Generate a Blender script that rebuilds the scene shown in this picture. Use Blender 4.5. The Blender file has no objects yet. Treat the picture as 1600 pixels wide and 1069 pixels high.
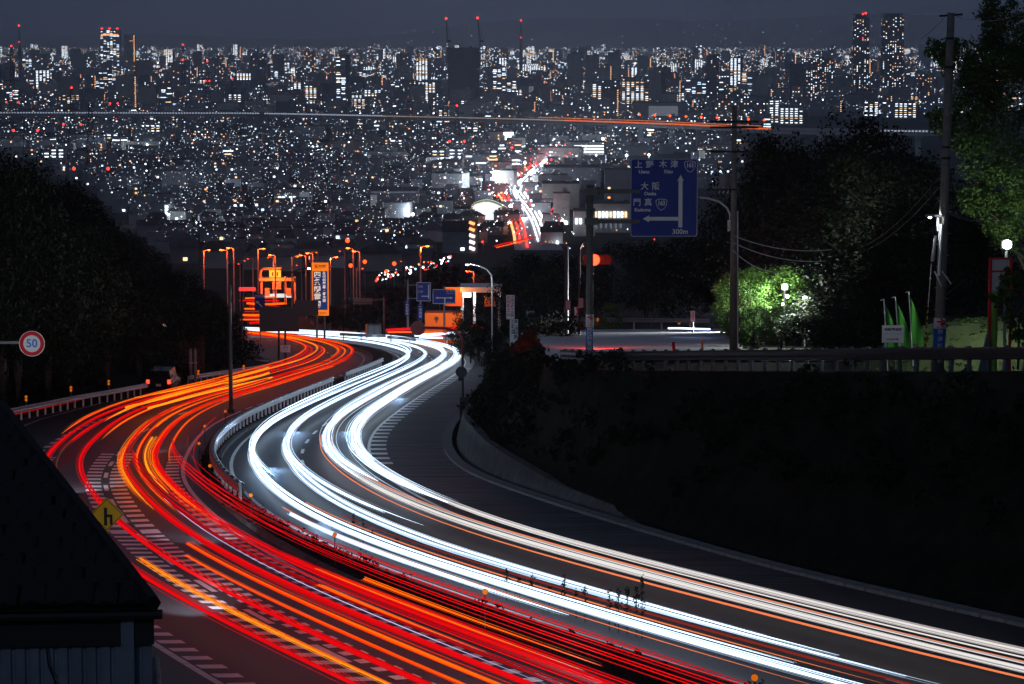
import bpy, math, random
import numpy as np
from mathutils import Vector, Matrix

random.seed(7)
RNG = np.random.default_rng(7)
SC = bpy.context.scene
COL = SC.collection

# ------------------------------------------------------------------ camera
HC = 120.0                      # eye height above the plain (z = 0)
FPX = 1600 * 100.0 / 36.0       # focal length in photo pixels
HORIZ = 60.0
PITCH = math.atan((534.5 - HORIZ) / FPX)
cam = bpy.data.cameras.new('camera')
cam.lens = 100.0
cam.sensor_width = 36.0
cam.clip_start = 0.5
cam.clip_end = 120000.0
camo = bpy.data.objects.new('camera', cam)
COL.objects.link(camo)
camo.location = (0, 0, HC)
camo.rotation_euler = (math.pi / 2 - PITCH, 0, 0)
SC.camera = camo

# ------------------------------------------------------------------ night sky
world = bpy.data.worlds.new('World')
SC.world = world
world.use_nodes = True
nt = world.node_tree
nt.nodes.clear()
sky = nt.nodes.new('ShaderNodeTexSky')
sky.sky_type = 'NISHITA'
sky.sun_disc = False
sky.sun_elevation = math.radians(3)
sky.sun_rotation = math.radians(0)      # the glow stands over the city ahead
sky.air_density = 1.0
sky.dust_density = 5.0
sky.ozone_density = 2.0
hsv = nt.nodes.new('ShaderNodeHueSaturation')
hsv.inputs['Saturation'].default_value = 0.30
tint = nt.nodes.new('ShaderNodeMix'); tint.data_type = 'RGBA'; tint.blend_type = 'MULTIPLY'
tint.inputs['Factor'].default_value = 1.0
tint.inputs['B'].default_value = (0.44, 0.62, 1.08, 1)   # night air over city light
bg = nt.nodes.new('ShaderNodeBackground')
bg.inputs['Strength'].default_value = 0.044
wo = nt.nodes.new('ShaderNodeOutputWorld')
nt.links.new(sky.outputs[0], hsv.inputs['Color'])
nt.links.new(hsv.outputs[0], tint.inputs['A'])
nt.links.new(tint.outputs['Result'], bg.inputs['Color'])
nt.links.new(bg.outputs[0], wo.inputs['Surface'])

# added moonlight fill, weak, high behind the camera, lifts sign faces and walls
sun = bpy.data.lights.new('moon_fill', 'SUN')
sun.energy = 0.14
sun.angle = math.radians(0.5)
sun.color = (0.6, 0.76, 1.0)
suno = bpy.data.objects.new('moon_fill', sun)
COL.objects.link(suno)
suno.rotation_euler = (math.radians(62), 0, math.radians(-22))

SC.view_settings.view_transform = 'Standard'
SC.view_settings.look = 'None'
SC.view_settings.exposure = 0.0
SC.view_settings.gamma = 1.0
SC.view_settings.use_curve_mapping = False
SC.render.engine = 'CYCLES'
SC.cycles.use_denoising = True
SC.cycles.max_bounces = 3
SC.cycles.diffuse_bounces = 1
SC.cycles.glossy_bounces = 1
SC.cycles.volume_bounces = 0
SC.cycles.sample_clamp_indirect = 4.0
SC.cycles.use_light_tree = True
SC.cycles.use_adaptive_sampling = True
SC.cycles.adaptive_threshold = 0.03

# ------------------------------------------------------------------ photo pixel -> place
CP, SP = math.cos(PITCH), math.sin(PITCH)
def ray(x, y):
    cx, cz = (x - 800.0) / FPX, -(y - 534.5) / FPX
    return Vector((cx, CP + SP * cz, -SP + CP * cz))
def at(x, y, Y):
    r = ray(x, y)
    return Vector((0, 0, HC)) + r * (Y / r.y)
def pxm(Y):
    return FPX / Y
RH, RS = 8.37, 0.082            # the main road: one long even grade
def pz(Y):
    return HC - (RH + RS * Y)
def P(x, y, h=0.0):
    r = ray(x, y)
    t = (RH - h) / (-r.z - RS * r.y)
    return Vector((0, 0, HC)) + r * t
def cdepth(Y):                  # fall of the land from the eye, out to the plain
    return float(np.interp(Y, [400, 620, 1200, 1900, 2600, 60000], [41.2, 57, 93, 114, 120, 120]))
def cz(Y):
    return HC - cdepth(Y)
def G(x, y):                    # pixel on the land beyond the main road
    lo, hi = 400.0, 60000.0
    r = ray(x, y)
    f = lambda Y: HC + r.z / r.y * Y - cz(Y)
    for _ in range(60):
        m = math.sqrt(lo * hi)
        if f(m) > 0: lo = m
        else: hi = m
    Y = math.sqrt(lo * hi)
    p = at(x, y, Y)
    return Vector((p.x, Y, cz(Y)))

# ------------------------------------------------------------------ materials
MATS = {}
def mat(name, col, rough=0.7, metal=0.0, noise=0.0, scale=5.0, bump=0.0, spec=0.5, col2=None, stretch=None, trans=0.0):
    if name in MATS: return MATS[name]
    m = bpy.data.materials.new(name); m.use_nodes = True
    n = m.node_tree; b = n.nodes['Principled BSDF']
    b.inputs['Base Color'].default_value = (*col, 1)
    b.inputs['Roughness'].default_value = rough
    b.inputs['Metallic'].default_value = metal
    b.inputs['Specular IOR Level'].default_value = spec
    if trans: b.inputs['Transmission Weight'].default_value = trans
    if noise or bump or col2:
        tc = n.nodes.new('ShaderNodeTexCoord'); src = tc.outputs['Object']
        if stretch:
            mp = n.nodes.new('ShaderNodeMapping'); mp.inputs['Scale'].default_value = stretch
            n.links.new(src, mp.inputs['Vector']); src = mp.outputs[0]
        t = n.nodes.new('ShaderNodeTexNoise'); t.inputs['Scale'].default_value = scale
        t.inputs['Detail'].default_value = 6; t.inputs['Roughness'].default_value = 0.65
        n.links.new(src, t.inputs['Vector'])
        if noise or col2:
            r = n.nodes.new('ShaderNodeValToRGB')
            c2 = col2 or tuple(c * (1 + noise) for c in col)
            c1 = col if col2 else tuple(c * max(0, 1 - noise) for c in col)
            r.color_ramp.elements[0].position = 0.32; r.color_ramp.elements[1].position = 0.68
            r.color_ramp.elements[0].color = (*c1, 1); r.color_ramp.elements[1].color = (*c2, 1)
            n.links.new(t.outputs['Fac'], r.inputs['Fac']); n.links.new(r.outputs[0], b.inputs['Base Color'])
        if bump:
            bp = n.nodes.new('ShaderNodeBump'); bp.inputs['Strength'].default_value = bump; bp.inputs['Distance'].default_value = 0.044
            n.links.new(t.outputs['Fac'], bp.inputs['Height']); n.links.new(bp.outputs[0], b.inputs['Normal'])
    MATS[name] = m
    return m
def em(name, col, strength, light=False, base=(0.02, 0.02, 0.02)):
    if name in MATS: return MATS[name]
    m = bpy.data.materials.new(name); m.use_nodes = True
    b = m.node_tree.nodes['Principled BSDF']
    b.inputs['Base Color'].default_value = (*base, 1)
    b.inputs['Emission Color'].default_value = (*col, 1)
    b.inputs['Emission Strength'].default_value = strength
    b.inputs['Specular IOR Level'].default_value = 0.0
    m.cycles.emission_sampling = 'AUTO' if light else 'NONE'
    MATS[name] = m
    return m

# ------------------------------------------------------------------ mesh building
class MB:
    def __init__(s): s.v, s.f, s.m = [], [], []
    def add(s, vs, fs, mi=0):
        o = len(s.v); s.v.extend(tuple(v) for v in vs); s.f.extend(tuple(i + o for i in f) for f in fs); s.m.extend([mi] * len(fs)); return s
    def box(s, c, d, rz=0.0, mi=0, M=None):
        hx, hy, hz = d[0] / 2, d[1] / 2, d[2] / 2
        ca, sa = math.cos(rz), math.sin(rz)
        vs = []
        for z in (-hz, hz):
            for x, y in ((-hx, -hy), (hx, -hy), (hx, hy), (-hx, hy)):
                q = Vector((x, y, z))
                if M is not None: q = M @ q
                vs.append((c[0] + q.x * ca - q.y * sa, c[1] + q.x * sa + q.y * ca, c[2] + q.z))
        return s.add(vs, [(0, 3, 2, 1), (4, 5, 6, 7), (0, 1, 5, 4), (1, 2, 6, 5), (2, 3, 7, 6), (3, 0, 4, 7)], mi)
    def tube(s, pts, r, n=6, mi=0, caps=True):
        pts = [Vector(p) for p in pts]; k = len(pts)
        rr = r if isinstance(r, (list, tuple)) else [r] * k
        vs, fs = [], []
        for i, p in enumerate(pts):
            t = (pts[min(i + 1, k - 1)] - pts[max(i - 1, 0)]).normalized()
            a = t.cross(Vector((0, 0, 1)))
            if a.length < 1e-3: a = Vector((1, 0, 0))
            a.normalize(); b = a.cross(t)
            for j in range(n):
                w = 2 * math.pi * j / n
                vs.append(p + (a * math.cos(w) + b * math.sin(w)) * rr[i])
        for i in range(k - 1):
            for j in range(n):
                q = (j + 1) % n
                fs.append((i * n + j, i * n + q, (i + 1) * n + q, (i + 1) * n + j))
        if caps: fs += [tuple(range(n))[::-1], tuple((k - 1) * n + j for j in range(n))]
        return s.add(vs, fs, mi)
    def ball(s, c, r, mi=0, n=8, sq=1.0):
        vs = [(c[0], c[1], c[2] + r * sq)]; fs = []
        m = n // 2
        for i in range(1, m):
            a = math.pi * i / m
            for j in range(n):
                w = 2 * math.pi * j / n
                vs.append((c[0] + r * math.sin(a) * math.cos(w), c[1] + r * math.sin(a) * math.sin(w), c[2] + r * sq * math.cos(a)))
        vs.append((c[0], c[1], c[2] - r * sq)); e = len(vs) - 1
        for j in range(n):
            q = (j + 1) % n
            fs.append((0, 1 + j, 1 + q)); fs.append((e, 1 + (m - 2) * n + q, 1 + (m - 2) * n + j))
            for i in range(m - 2):
                fs.append((1 + i * n + j, 1 + (i + 1) * n + j, 1 + (i + 1) * n + q, 1 + i * n + q))
        return s.add(vs, fs, mi)
    def disc(s, c, r, d, axis='y', n=24, mi=0):            # a short drum, axis y or z
        vs, fs = [], []
        for k in (0, 1):
            for j in range(n):
                w = 2 * math.pi * j / n
                a, b = r * math.cos(w), r * math.sin(w)
                vs.append((c[0] + a, c[1] + (k - .5) * d, c[2] + b) if axis == 'y' else ((c[0] + a, c[1] + b, c[2] + (k - .5) * d) if axis == 'z' else (c[0] + (k - .5) * d, c[1] + a, c[2] + b)))
        for j in range(n):
            q = (j + 1) % n; fs.append((j, q, n + q, n + j))
        fs += [tuple(range(n))[::-1], tuple(range(n, 2 * n))]
        return s.add(vs, fs, mi)
    def prism(s, outline, y0, y1, mi=0):                    # outline in (x, z), pushed along y
        n = len(outline)
        vs = [(x, y0, z) for x, z in outline] + [(x, y1, z) for x, z in outline]
        fs = [(j, (j + 1) % n, n + (j + 1) % n, n + j) for j in range(n)] + [tuple(range(n))[::-1], tuple(range(n, 2 * n))]
        return s.add(vs, fs, mi)
    def mesh(s, name, mats):
        me = bpy.data.meshes.new(name)
        me.from_pydata(s.v, [], s.f)
        mats = mats if isinstance(mats, (list, tuple)) else [mats]
        for m in mats: me.materials.append(m)
        if len(mats) > 1: me.polygons.foreach_set('material_index', s.m)
        me.update(); return me
def link(name, me, parent=None, smooth=False):
    o = bpy.data.objects.new(name, me); COL.objects.link(o)
    if parent is not None: o.parent = parent
    if smooth and me is not None: me.polygons.foreach_set('use_smooth', [True] * len(me.polygons))
    return o
def part(name, mb, mats, parent, smooth=False, kind=None, label=None):
    o = link(name, mb.mesh(name, mats), parent, smooth)
    if kind: o['kind'] = kind
    if label: o['label'] = label
    return o
def tag(o, label=None, cat=None, group=None, kind=None):
    if label: o['label'] = label
    if cat: o['category'] = cat
    if group: o['group'] = group
    if kind: o['kind'] = kind
    return o
def thing(name, label, cat, loc=(0, 0, 0), rz=0.0, group=None):
    o = link(name, None); o.location = loc; o.rotation_euler = (0, 0, rz)
    return tag(o, label, cat, group)
def one(name, mb, mats, label, cat, group=None, smooth=False, loc=None):
    o = part(name, mb, mats, None, smooth)
    if loc is not None: o.location = loc
    return tag(o, label, cat, group)
def struct(name, mb, mats, parent=None, smooth=False):
    o = part(name, mb, mats, parent, smooth); o['kind'] = 'structure'; return o
KIDS = {}
def copy_thing(src, loc, rz=0.0, scale=None, label=None, group=None):
    r = src.copy(); COL.objects.link(r); r.location = loc; r.rotation_euler = (0, 0, rz)
    if scale is not None: r.scale = scale if isinstance(scale, (tuple, list)) else (scale,) * 3
    if label: r['label'] = label
    if group: r['group'] = group
    if src.name not in KIDS: KIDS[src.name] = [(c, list(c.children)) for c in src.children]
    for c, gs in KIDS[src.name]:
        d = c.copy(); COL.objects.link(d); d.parent = r
        for g in gs:
            e = g.copy(); COL.objects.link(e); e.parent = d
    return r
def text(body, size, mt, parent, loc, name='lettering', align='CENTER', rot=(math.pi / 2, 0, 0), sx=1.0, bold=0.0):
    c = bpy.data.curves.new(name, 'FONT'); c.body = body; c.size = size; c.align_x = align; c.align_y = 'CENTER'
    c.offset = bold; c.resolution_u = 3
    o = bpy.data.objects.new('tmp', c); COL.objects.link(o)
    bpy.context.view_layer.update()
    me = bpy.data.meshes.new_from_object(o.evaluated_get(bpy.context.evaluated_depsgraph_get()))
    bpy.data.objects.remove(o); bpy.data.curves.remove(c)
    me.materials.clear(); me.materials.append(mt)
    q = link(name, me, parent); q.location = loc; q.rotation_euler = rot; q.scale = (sx, 1, 1)
    return q

# ------------------------------------------------------------------ the lines of the road
def spline(pts, per=14):
    p = np.array(pts, float); p = np.vstack([2 * p[0] - p[1], p, 2 * p[-1] - p[-2]]); out = []
    for i in range(1, len(p) - 2):
        for t in np.linspace(0, 1, per, endpoint=False):
            a, b, c, d = p[i - 1], p[i], p[i + 1], p[i + 2]
            out.append(0.5 * (2 * b + (c - a) * t + (2 * a - 5 * b + 4 * c - d) * t * t + (3 * b - a - 3 * c + d) * t ** 3))
    out.append(p[-2]); return np.array(out)
YS = np.arange(30.0, 421.0, 1.5)
def line_of(pts, smooth=5):
    w = np.array([P(x, y)[:2] for x, y in spline(pts)])
    w = w[np.argsort(w[:, 1])]
    xs = np.interp(YS, w[:, 1], w[:, 0])
    lo, hi = w[0], w[-1]
    sl = (w[12, 0] - w[0, 0]) / (w[12, 1] - w[0, 1])
    xs = np.where(YS < lo[1], lo[0] + sl * (YS - lo[1]), xs)
    sh = (w[-1, 0] - w[-13, 0]) / (w[-1, 1] - w[-13, 1])
    xs = np.where(YS > hi[1], hi[0] + sh * (YS - hi[1]), xs)
    k = np.exp(-0.5 * (np.arange(-3 * smooth, 3 * smooth + 1) / smooth) ** 2); k /= k.sum()
    pad = 3 * smooth
    e = np.concatenate([xs[0] - (xs[1] - xs[0]) * np.arange(pad, 0, -1), xs, xs[-1] + (xs[-1] - xs[-2]) * np.arange(1, pad + 1)])
    return np.convolve(e, k, 'valid')
CLX = line_of([(372, 527), (430, 533), (485, 542), (516, 553), (519, 562), (500, 577), (460, 591), (420, 604), (370, 620), (300, 640),
               (240, 664), (205, 687), (195, 697), (180, 715), (165, 732), (158, 748), (160, 765), (178, 792), (198, 821), (226, 852), (277, 891),
               (345, 936), (401, 965), (479, 1007), (569, 1049), (620, 1072), (760, 1135)])
CRX = line_of([(372, 523), (430, 526), (520, 531), (600, 539), (652, 549), (676, 561), (668, 575), (640, 591), (600, 611), (560, 632),
               (525, 652), (502, 666), (487, 678), (477, 690), (469, 708), (467, 722), (473, 737), (492, 756), (530, 785), (590, 818), (680, 856),
               (800, 896), (945, 938), (1078, 977), (1250, 1027), (1395, 1069), (1600, 1120)])
KX = line_of([(800, 552), (782, 566), (776, 585), (762, 612), (735, 633), (717, 647), (702, 662), (693, 680), (692, 697), (701, 717), (722, 735), (752, 750),
              (797, 766), (900, 800), (1050, 845), (1206, 890), (1400, 935), (1600, 980)], 3)
def tang(xs):
    d = np.gradient(xs, YS); n = np.sqrt(1 + d * d)
    return d / n, 1 / n            # unit tangent (x, y)
def off(xs, u):
    tx, ty = tang(xs)
    return xs + u * ty, YS - u * tx
def offset_line(xs, u):
    X, Y = off(xs, u); o = np.argsort(Y)
    return np.interp(YS, Y[o], X[o])
LWX = np.interp(YS, [30, 50, 60, 72, 90, 110, 125, 140, 158, 172, 192, 208, 227, 255, 307, 340, 420], [0.0, -5.0, -8.3, -12.2, -18.0, -24, -27.5, -29, -28.4, -27.0, -25.0, -23.8, -21.6, -21.5, -28.5, -34, -48])
LWX = np.minimum(LWX, offset_line(CLX, -3.9))
RXX = np.interp(YS, [30, 60, 78, 108, 150, 200, 260, 330, 420], [32, 21.0, 14.2, 2.2, 1.8, 2.4, 4, 6, 10])
RXX = np.maximum(RXX, KX + 2.9)
def bz(Y):
    return HC - np.where(np.asarray(Y) < 108, 0.13 + 0.115 * np.asarray(Y), 12.55 + 0.087 * (np.asarray(Y) - 108))
MLX, MRX = offset_line(CLX, 3.75), offset_line(CRX, -3.55)
MRX = np.maximum(MRX, MLX + 0.5)
def wallh(Y): return float(np.interp(Y, [92, 104, 112, 126, 148, 172], [.1, .35, .8, 1.35, 1.2, .25]))
def near_profile(Y):
    i = lambda a: float(np.interp(Y, YS, a))
    z = float(pz(Y)); b = float(bz(Y)); k = float(np.interp(Y, [30, 230, 330, 400], [1, 1, .25, 0])); lw, rx, kx = i(LWX), i(RXX), i(KX)
    b = max(b, z + 0.3)
    ml, mr = i(MLX), i(MRX)
    lh = float(np.interp(Y, [30, 80, 110, 200, 260, 330, 400], [-3.0, -0.5, 3.5, 9.0, 6.5, 1.0, 0]))
    rh = float(np.interp(Y, [30, 100, 160, 300, 400], [2.0, 3.0, 6.0, 6.0, 0]))
    return [(-260, z + lh * 1.6), (lw - 46, z + lh * 1.5), (lw - 17, z + lh), (lw - 3.0, z + 0.5 * (1 if lh > 0 else 0)), (lw, z - 0.06),
            (ml - .02, z - 0.06), ((ml + mr) / 2, z - 0.02), (mr + .02, z - 0.06), (kx + .72, z - 0.06), (kx + 1.5, z + max(wallh(Y), .2 * (b - z))), (max(rx - .8, kx + 1.9), b - 0.12), (rx, b - 0.06),
            (rx + 16, b - 0.04), (rx + 34, b + rh * 0.5), (rx + 80, b + rh), (260, b + rh * 1.2)]
def gz(X, Y):
    if Y > 400: return cz(Y)
    k = near_profile(Y)
    return float(np.interp(X, [a for a, _ in k], [c for _, c in k]))
SUB = [3, 6, 5, 3, 4, 2, 2, 4, 4, 3, 1, 5, 6, 4, 3]
rows = []
ystat = list(np.arange(14, 400, 3.0)) + [400.5]
yy = 415.0
while yy < 45000: ystat.append(yy); yy *= 1.05
gm = MB(); W = sum(SUB) + 1
for Y in ystat:
    if Y < 400:
        kn = near_profile(Y)
    else:
        w = max(260, 0.55 * Y); kn = [(x, cz(Y)) for x in np.linspace(-w, w, 16)]
    for q in range(15):
        (xa, za), (xb, zb) = kn[q], kn[q + 1]
        for t in range(SUB[q]):
            f = t / SUB[q]; x = xa + (xb - xa) * f; z = za + (zb - za) * f
            if Y < 400 and (q < 3 or q > 11): z += 0.35 * math.sin(x * .7 + Y * .31) * math.sin(Y * .43 + x * .2)
            gm.v.append((x, Y, z))
    gm.v.append((kn[15][0], Y, kn[15][1]))
for r in range(len(ystat) - 1):
    for c in range(W - 1):
        gm.f.append((r * W + c, r * W + c + 1, (r + 1) * W + c + 1, (r + 1) * W + c)); gm.m.append(0)
M_GROUND = mat('dark_grass_soil', (0.011, 0.013, 0.008), 0.95, noise=0.6, scale=1.3, bump=0.6, spec=0.1)
struct('ground', gm, M_GROUND, smooth=True)

M_ASPH = mat('asphalt', (0.022, 0.023, 0.027), 0.62, noise=0.35, scale=9.0, bump=0.25, spec=0.5)
M_PAINT = mat('road_paint', (0.85, 0.85, 0.84), 0.6, noise=0.18, scale=3.0)
def ribbon(name, xa, xb, ya, yb, dz, mt, n=6, parent=None):
    m = MB(); ids = [i for i, Y in enumerate(YS) if ya <= Y <= yb]
    for i in ids:
        for t in range(n + 1):
            m.v.append((xa[i] + (xb[i] - xa[i]) * t / n, YS[i], pz(YS[i]) + dz))
    for r in range(len(ids) - 1):
        for c in range(n):
            m.f.append((r * (n + 1) + c, r * (n + 1) + c + 1, (r + 1) * (n + 1) + c + 1, (r + 1) * (n + 1) + c)); m.m.append(0)
    return struct(name, m, mt, parent, True)
road_l = ribbon('road', LWX, MLX, 30, 418, 0.0, M_ASPH, 8)
road_r = ribbon('road', MRX, KX, 30, 418, 0.0, M_ASPH, 8)

# ---- painted lines
def stripe(m, xs, u, w, ya, yb, dz=0.006):
    X0, Y0 = off(xs, u - w / 2); X1, Y1 = off(xs, u + w / 2)
    ids = [i for i in range(len(YS)) if ya <= YS[i] <= yb]
    o = len(m.v)
    for i in ids:
        m.v.append((X0[i], Y0[i], pz(Y0[i]) + dz)); m.v.append((X1[i], Y1[i], pz(Y1[i]) + dz))
    for r in range(len(ids) - 1):
        a = o + 2 * r; m.f.append((a, a + 1, a + 3, a + 2)); m.m.append(0)
def marks(m, xs, u, w, length, gap, ya, yb, dz=0.006, skew=0.0):
    tx, ty = tang(xs)
    s = np.concatenate([[0], np.cumsum(np.hypot(np.diff(xs), np.diff(YS)))])
    a0, a1 = np.interp([ya, yb], YS, s); a = a0
    while a < a1:
        q = []
        for (aa, uu) in ((a, u - w / 2), (a, u + w / 2), (a + length, u + w / 2), (a + length, u - w / 2)):
            aa2 = aa + skew * (uu - u)
            x = np.interp(aa2, s, xs); y = np.interp(aa2, s, YS); dx = np.interp(aa2, s, tx); dy = np.interp(aa2, s, ty)
            X, Y = x + uu * dy, y - uu * dx
            q.append((X, Y, pz(Y) + dz))
        m.add(q, [(0, 1, 2, 3)]); a += length + gap
mk = MB(); stripe(mk, CLX, 3.15, 0.17, 40, 170); stripe(mk, CLX, -3.35, 0.17, 40, 128); marks(mk, CLX, 3.1, .15, 3, 2.5, 172, 330)
part('edge_line', mk, M_PAINT, road_l)
mk = MB(); [(marks(mk, CLX, 2.70, .58, .6, .7, 40, 90, skew=.25), marks(mk, CLX, 2.70, .58, .95, 1.0, 90, 128, skew=.25), marks(mk, CLX, -2.93, .55, .6, .8, 40, 128, skew=-.25)) for _ in (0,)]
part('speed_reduction_mark', mk, M_PAINT, road_l)
mk = MB(); marks(mk, CLX, 0, .17, 3.0, 4.0, 40, 135); marks(mk, CLX, 0, .15, 3.5, 5.5, 138, 400)
part('lane_line', mk, M_PAINT, road_l)
mk = MB(); [(marks(mk, CLX, q * .48, .62, .6, .7, 40, 90, skew=.25 * q), marks(mk, CLX, q * .48, .62, .95, 1.0, 90, 130, skew=.25 * q)) for q in (-1, 1)]
part('speed_reduction_mark', mk, M_PAINT, road_l)
mk = MB(); marks(mk, CLX, -3.7, .3, 1.4, 1.7, 128, 175); marks(mk, CLX, -7.2, .14, 20, .0, 140, 172)
part('exit_line', mk, M_PAINT, road_l)
mk = MB(); stripe(mk, CRX, 3.1, .15, 40, 400); stripe(mk, CRX, -3.1, .15, 40, 400)
part('edge_line', mk, M_PAINT, road_r)
mk = MB(); marks(mk, CRX, 0, .15, 3.2, 4.6, 40, 400)
part('lane_line', mk, M_PAINT, road_r)
mk = MB(); marks(mk, CRX, 3.55, .75, 1.4, 1.9, 122, 330)
part('speed_reduction_mark', mk, M_PAINT, road_r)

def lamp_light(parent, loc, power, col, r=.1, spot=None):
    l = bpy.data.lights.new('lamp_light', 'SPOT' if spot else 'POINT'); l.energy = power; l.color = col; l.shadow_soft_size = r
    if spot: l.spot_size = math.radians(spot); l.spot_blend = .6
    o = bpy.data.objects.new('lamp_light', l); COL.objects.link(o); o.parent = parent; o.location = loc; return o

# ------------------------------------------------------------------ kerbs, median, retaining wall
M_CONC = mat('concrete', (0.30, 0.30, 0.29), 0.85, noise=0.3, scale=2.5, bump=0.2)
M_CONCD = mat('stained_concrete', (0.11, 0.11, 0.108), 0.9, noise=0.45, scale=1.1, bump=0.3)
M_STEEL = mat('galvanised_steel', (0.55, 0.57, 0.60), 0.32, 0.75, noise=0.15, scale=4)
M_WSTEEL = mat('white_painted_steel', (0.68, 0.69, 0.70), 0.4, 0.0, noise=0.12, scale=4)
M_DARK = mat('dark_steel', (0.03, 0.03, 0.034), 0.5, 0.3)
M_GREY = mat('grey_paint', (0.22, 0.23, 0.24), 0.55, noise=0.15, scale=3)
M_BLACK = mat('black_rubber', (0.012, 0.012, 0.013), 0.7)
M_AMBER = mat('amber_reflector', (0.9, 0.25, 0.02), 0.3)
M_SWHITE = mat('sign_white', (0.80, 0.80, 0.80), 0.45)
M_SBLUE = mat('sign_blue', (0.006, 0.03, 0.30), 0.45)
M_SRED = mat('sign_red', (0.62, 0.01, 0.012), 0.45)
M_SBLK = mat('sign_black', (0.01, 0.01, 0.01), 0.5)
M_SYEL = mat('sign_yellow', (0.85, 0.48, 0.01), 0.45)
M_SGRY = mat('sign_back_grey', (0.05, 0.052, 0.056), 0.6)

med = MB()
for i, Y in enumerate(YS):
    z = pz(Y); a, b = MLX[i], MRX[i]
    for x, dz in ((a, -.03), (a + .02, .16), (a + .2, .17), ((a + b) / 2, .30), (b - .2, .17), (b - .02, .16), (b, -.03)): med.v.append((x, Y, z + dz))
for r in range(len(YS) - 1):
    for c in range(6):
        med.f.append((r * 7 + c, r * 7 + c + 1, (r + 1) * 7 + c + 1, (r + 1) * 7 + c)); med.m.append(1 if c in (2, 3) else 0)
struct('median_strip', med, [M_CONCD, M_GROUND])

M_SHLD = mat('grooved_shoulder', (.006, .006, .007), .7, col2=(.20, .205, .22), noise=.3, scale=1.3, stretch=(.16, 3.2, 1.0), bump=.3, spec=.25)
ribbon('shoulder', offset_line(CRX, 3.45), KX, 74, 262, .004, M_SHLD, 6)
# gutter blocks along the outer shoulder, each a stone of its own
gut = link('gutter_kerb', None); gut['kind'] = 'structure'
tx, ty = tang(KX); sK = np.concatenate([[0], np.cumsum(np.hypot(np.diff(KX), np.diff(YS)))])
gb = MB(); gb.box((0, 0, .04), (.46, 1.14, .12)); gbm = gb.mesh('kerb_block', mat('kerb_concrete', (.27, .27, .27), .85, noise=.3, scale=1.5))
a = float(np.interp(66, YS, sK))
while a < np.interp(215, YS, sK):
    x, y = float(np.interp(a, sK, KX)), float(np.interp(a, sK, YS)); ang = -math.atan2(float(np.interp(y, YS, tx)), float(np.interp(y, YS, ty)))
    o = link('kerb_block', gbm, gut); o.location = (x + .2, y, pz(y)); o.rotation_euler = (-math.atan(RS), random.uniform(-.01, .01), ang)
    a += 1.2
wl = MB()          # leaning retaining wall at the foot of the bank
wy = [Y for Y in YS if 93 <= Y <= 170]
for Y in wy:
    k = float(np.interp(Y, YS, KX)); r = float(np.interp(Y, YS, RXX)); z = pz(Y); g = wallh(Y)
    for x, dz in ((k + .66, -.1), (k + 1.0, g + .12), (k + 1.3, g + .16), (k + 1.7, g - .2)): wl.v.append((x, Y, z + dz))
for r in range(len(wy) - 1):
    for c in range(3): wl.f.append((r * 4 + c, r * 4 + c + 1, (r + 1) * 4 + c + 1, (r + 1) * 4 + c)); wl.m.append(0)
tag(part('retaining_wall', wl, M_CONCD, None), 'low leaning concrete retaining wall at the foot of the dark bank', 'wall')

# ------------------------------------------------------------------ guard rails
PROF = [(0, -.16), (.05, -.13), (.05, -.07), (0, -.03), (0, .03), (.05, .07), (.05, .13), (0, .16)]
def rail(name, pts, label, beam_h=.55, side=1, spacing=2.0, post_r=.06, mb=M_STEEL, mp=M_WSTEEL, both=False, scale=1.0, group=None, post_h=.72):
    """pts: ground points; W-beam carried by round posts"""
    pts = [Vector(p) for p in pts]; d = [0]
    for a, b in zip(pts, pts[1:]): d.append(d[-1] + (b - a).length)
    ip = lambda s: Vector(tuple(np.interp(s, d, [p[k] for p in pts]) for k in range(3)))
    base = pts[0]
    t = thing(name, label, 'guard rail', base, group=group)
    def beam(sd):
        m = MB(); n = max(2, int(d[-1] / 1.2)); k = len(PROF)
        for i in range(n + 1):
            s = d[-1] * i / n; p = ip(s); q = (ip(min(s + .3, d[-1])) - ip(max(s - .3, 0))); q.z = 0; q.normalize()
            nx = Vector((q.y, -q.x, 0)) * sd
            for o, z in PROF: m.v.append(tuple(p - base + nx * (post_r + .02 + o) + Vector((0, 0, beam_h + z * scale))))
        for i in range(n):
            for j in range(k - 1): m.f.append((i * k + j, i * k + j + 1, (i + 1) * k + j + 1, (i + 1) * k + j)); m.m.append(0)
        part('beam', m, mb, t, True)
    beam(side)
    if both: beam(-side)
    pm = MB(); pm.tube([(0, 0, -.3), (0, 0, post_h)], post_r, 8); pm.ball((0, 0, post_h), post_r, 0, 8, .5); pmm = pm.mesh('post', mp)
    s = .4
    while s < d[-1]:
        o = link('post', pmm, t); o.location = ip(s) - base; s += spacing
    return t
def plane_pts(xs, u, ya, yb, st=2):
    X, Y = off(xs, 0); tx, ty = tang(xs)
    return [(xs[i] + u * ty[i], YS[i] - u * tx[i], pz(YS[i] - u * tx[i])) for i in range(0, len(YS), st) if ya <= YS[i] <= yb]
rail('guard_rail', [p + Vector((0, 0, .2)) for p in map(Vector, plane_pts(MRX, -.35, 97, 203))], 'white lit guard rail along the inside of the curving median', both=True, spacing=2.0)
rail('guard_rail', [p + Vector((0, 0, .2)) for p in map(Vector, plane_pts(MRX, -.35, 208, 246))], 'short white guard rail at the far end of the median beside the bend', both=True)
rail('guard_rail', [P(x, y) for x, y in ((-40, 672), (20, 659), (70, 648), (115, 638), (170, 628), (229, 616))], 'white posted guard rail at the road edge under the speed limit sign', side=1, spacing=2.0, beam_h=.62)
rail('guard_rail', [P(x, y) for x, y in ((292, 604), (340, 596), (392, 588), (440, 579))], 'low guard rail behind the orange trails beyond the parked car', side=1, beam_h=.62)
up = []
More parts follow.
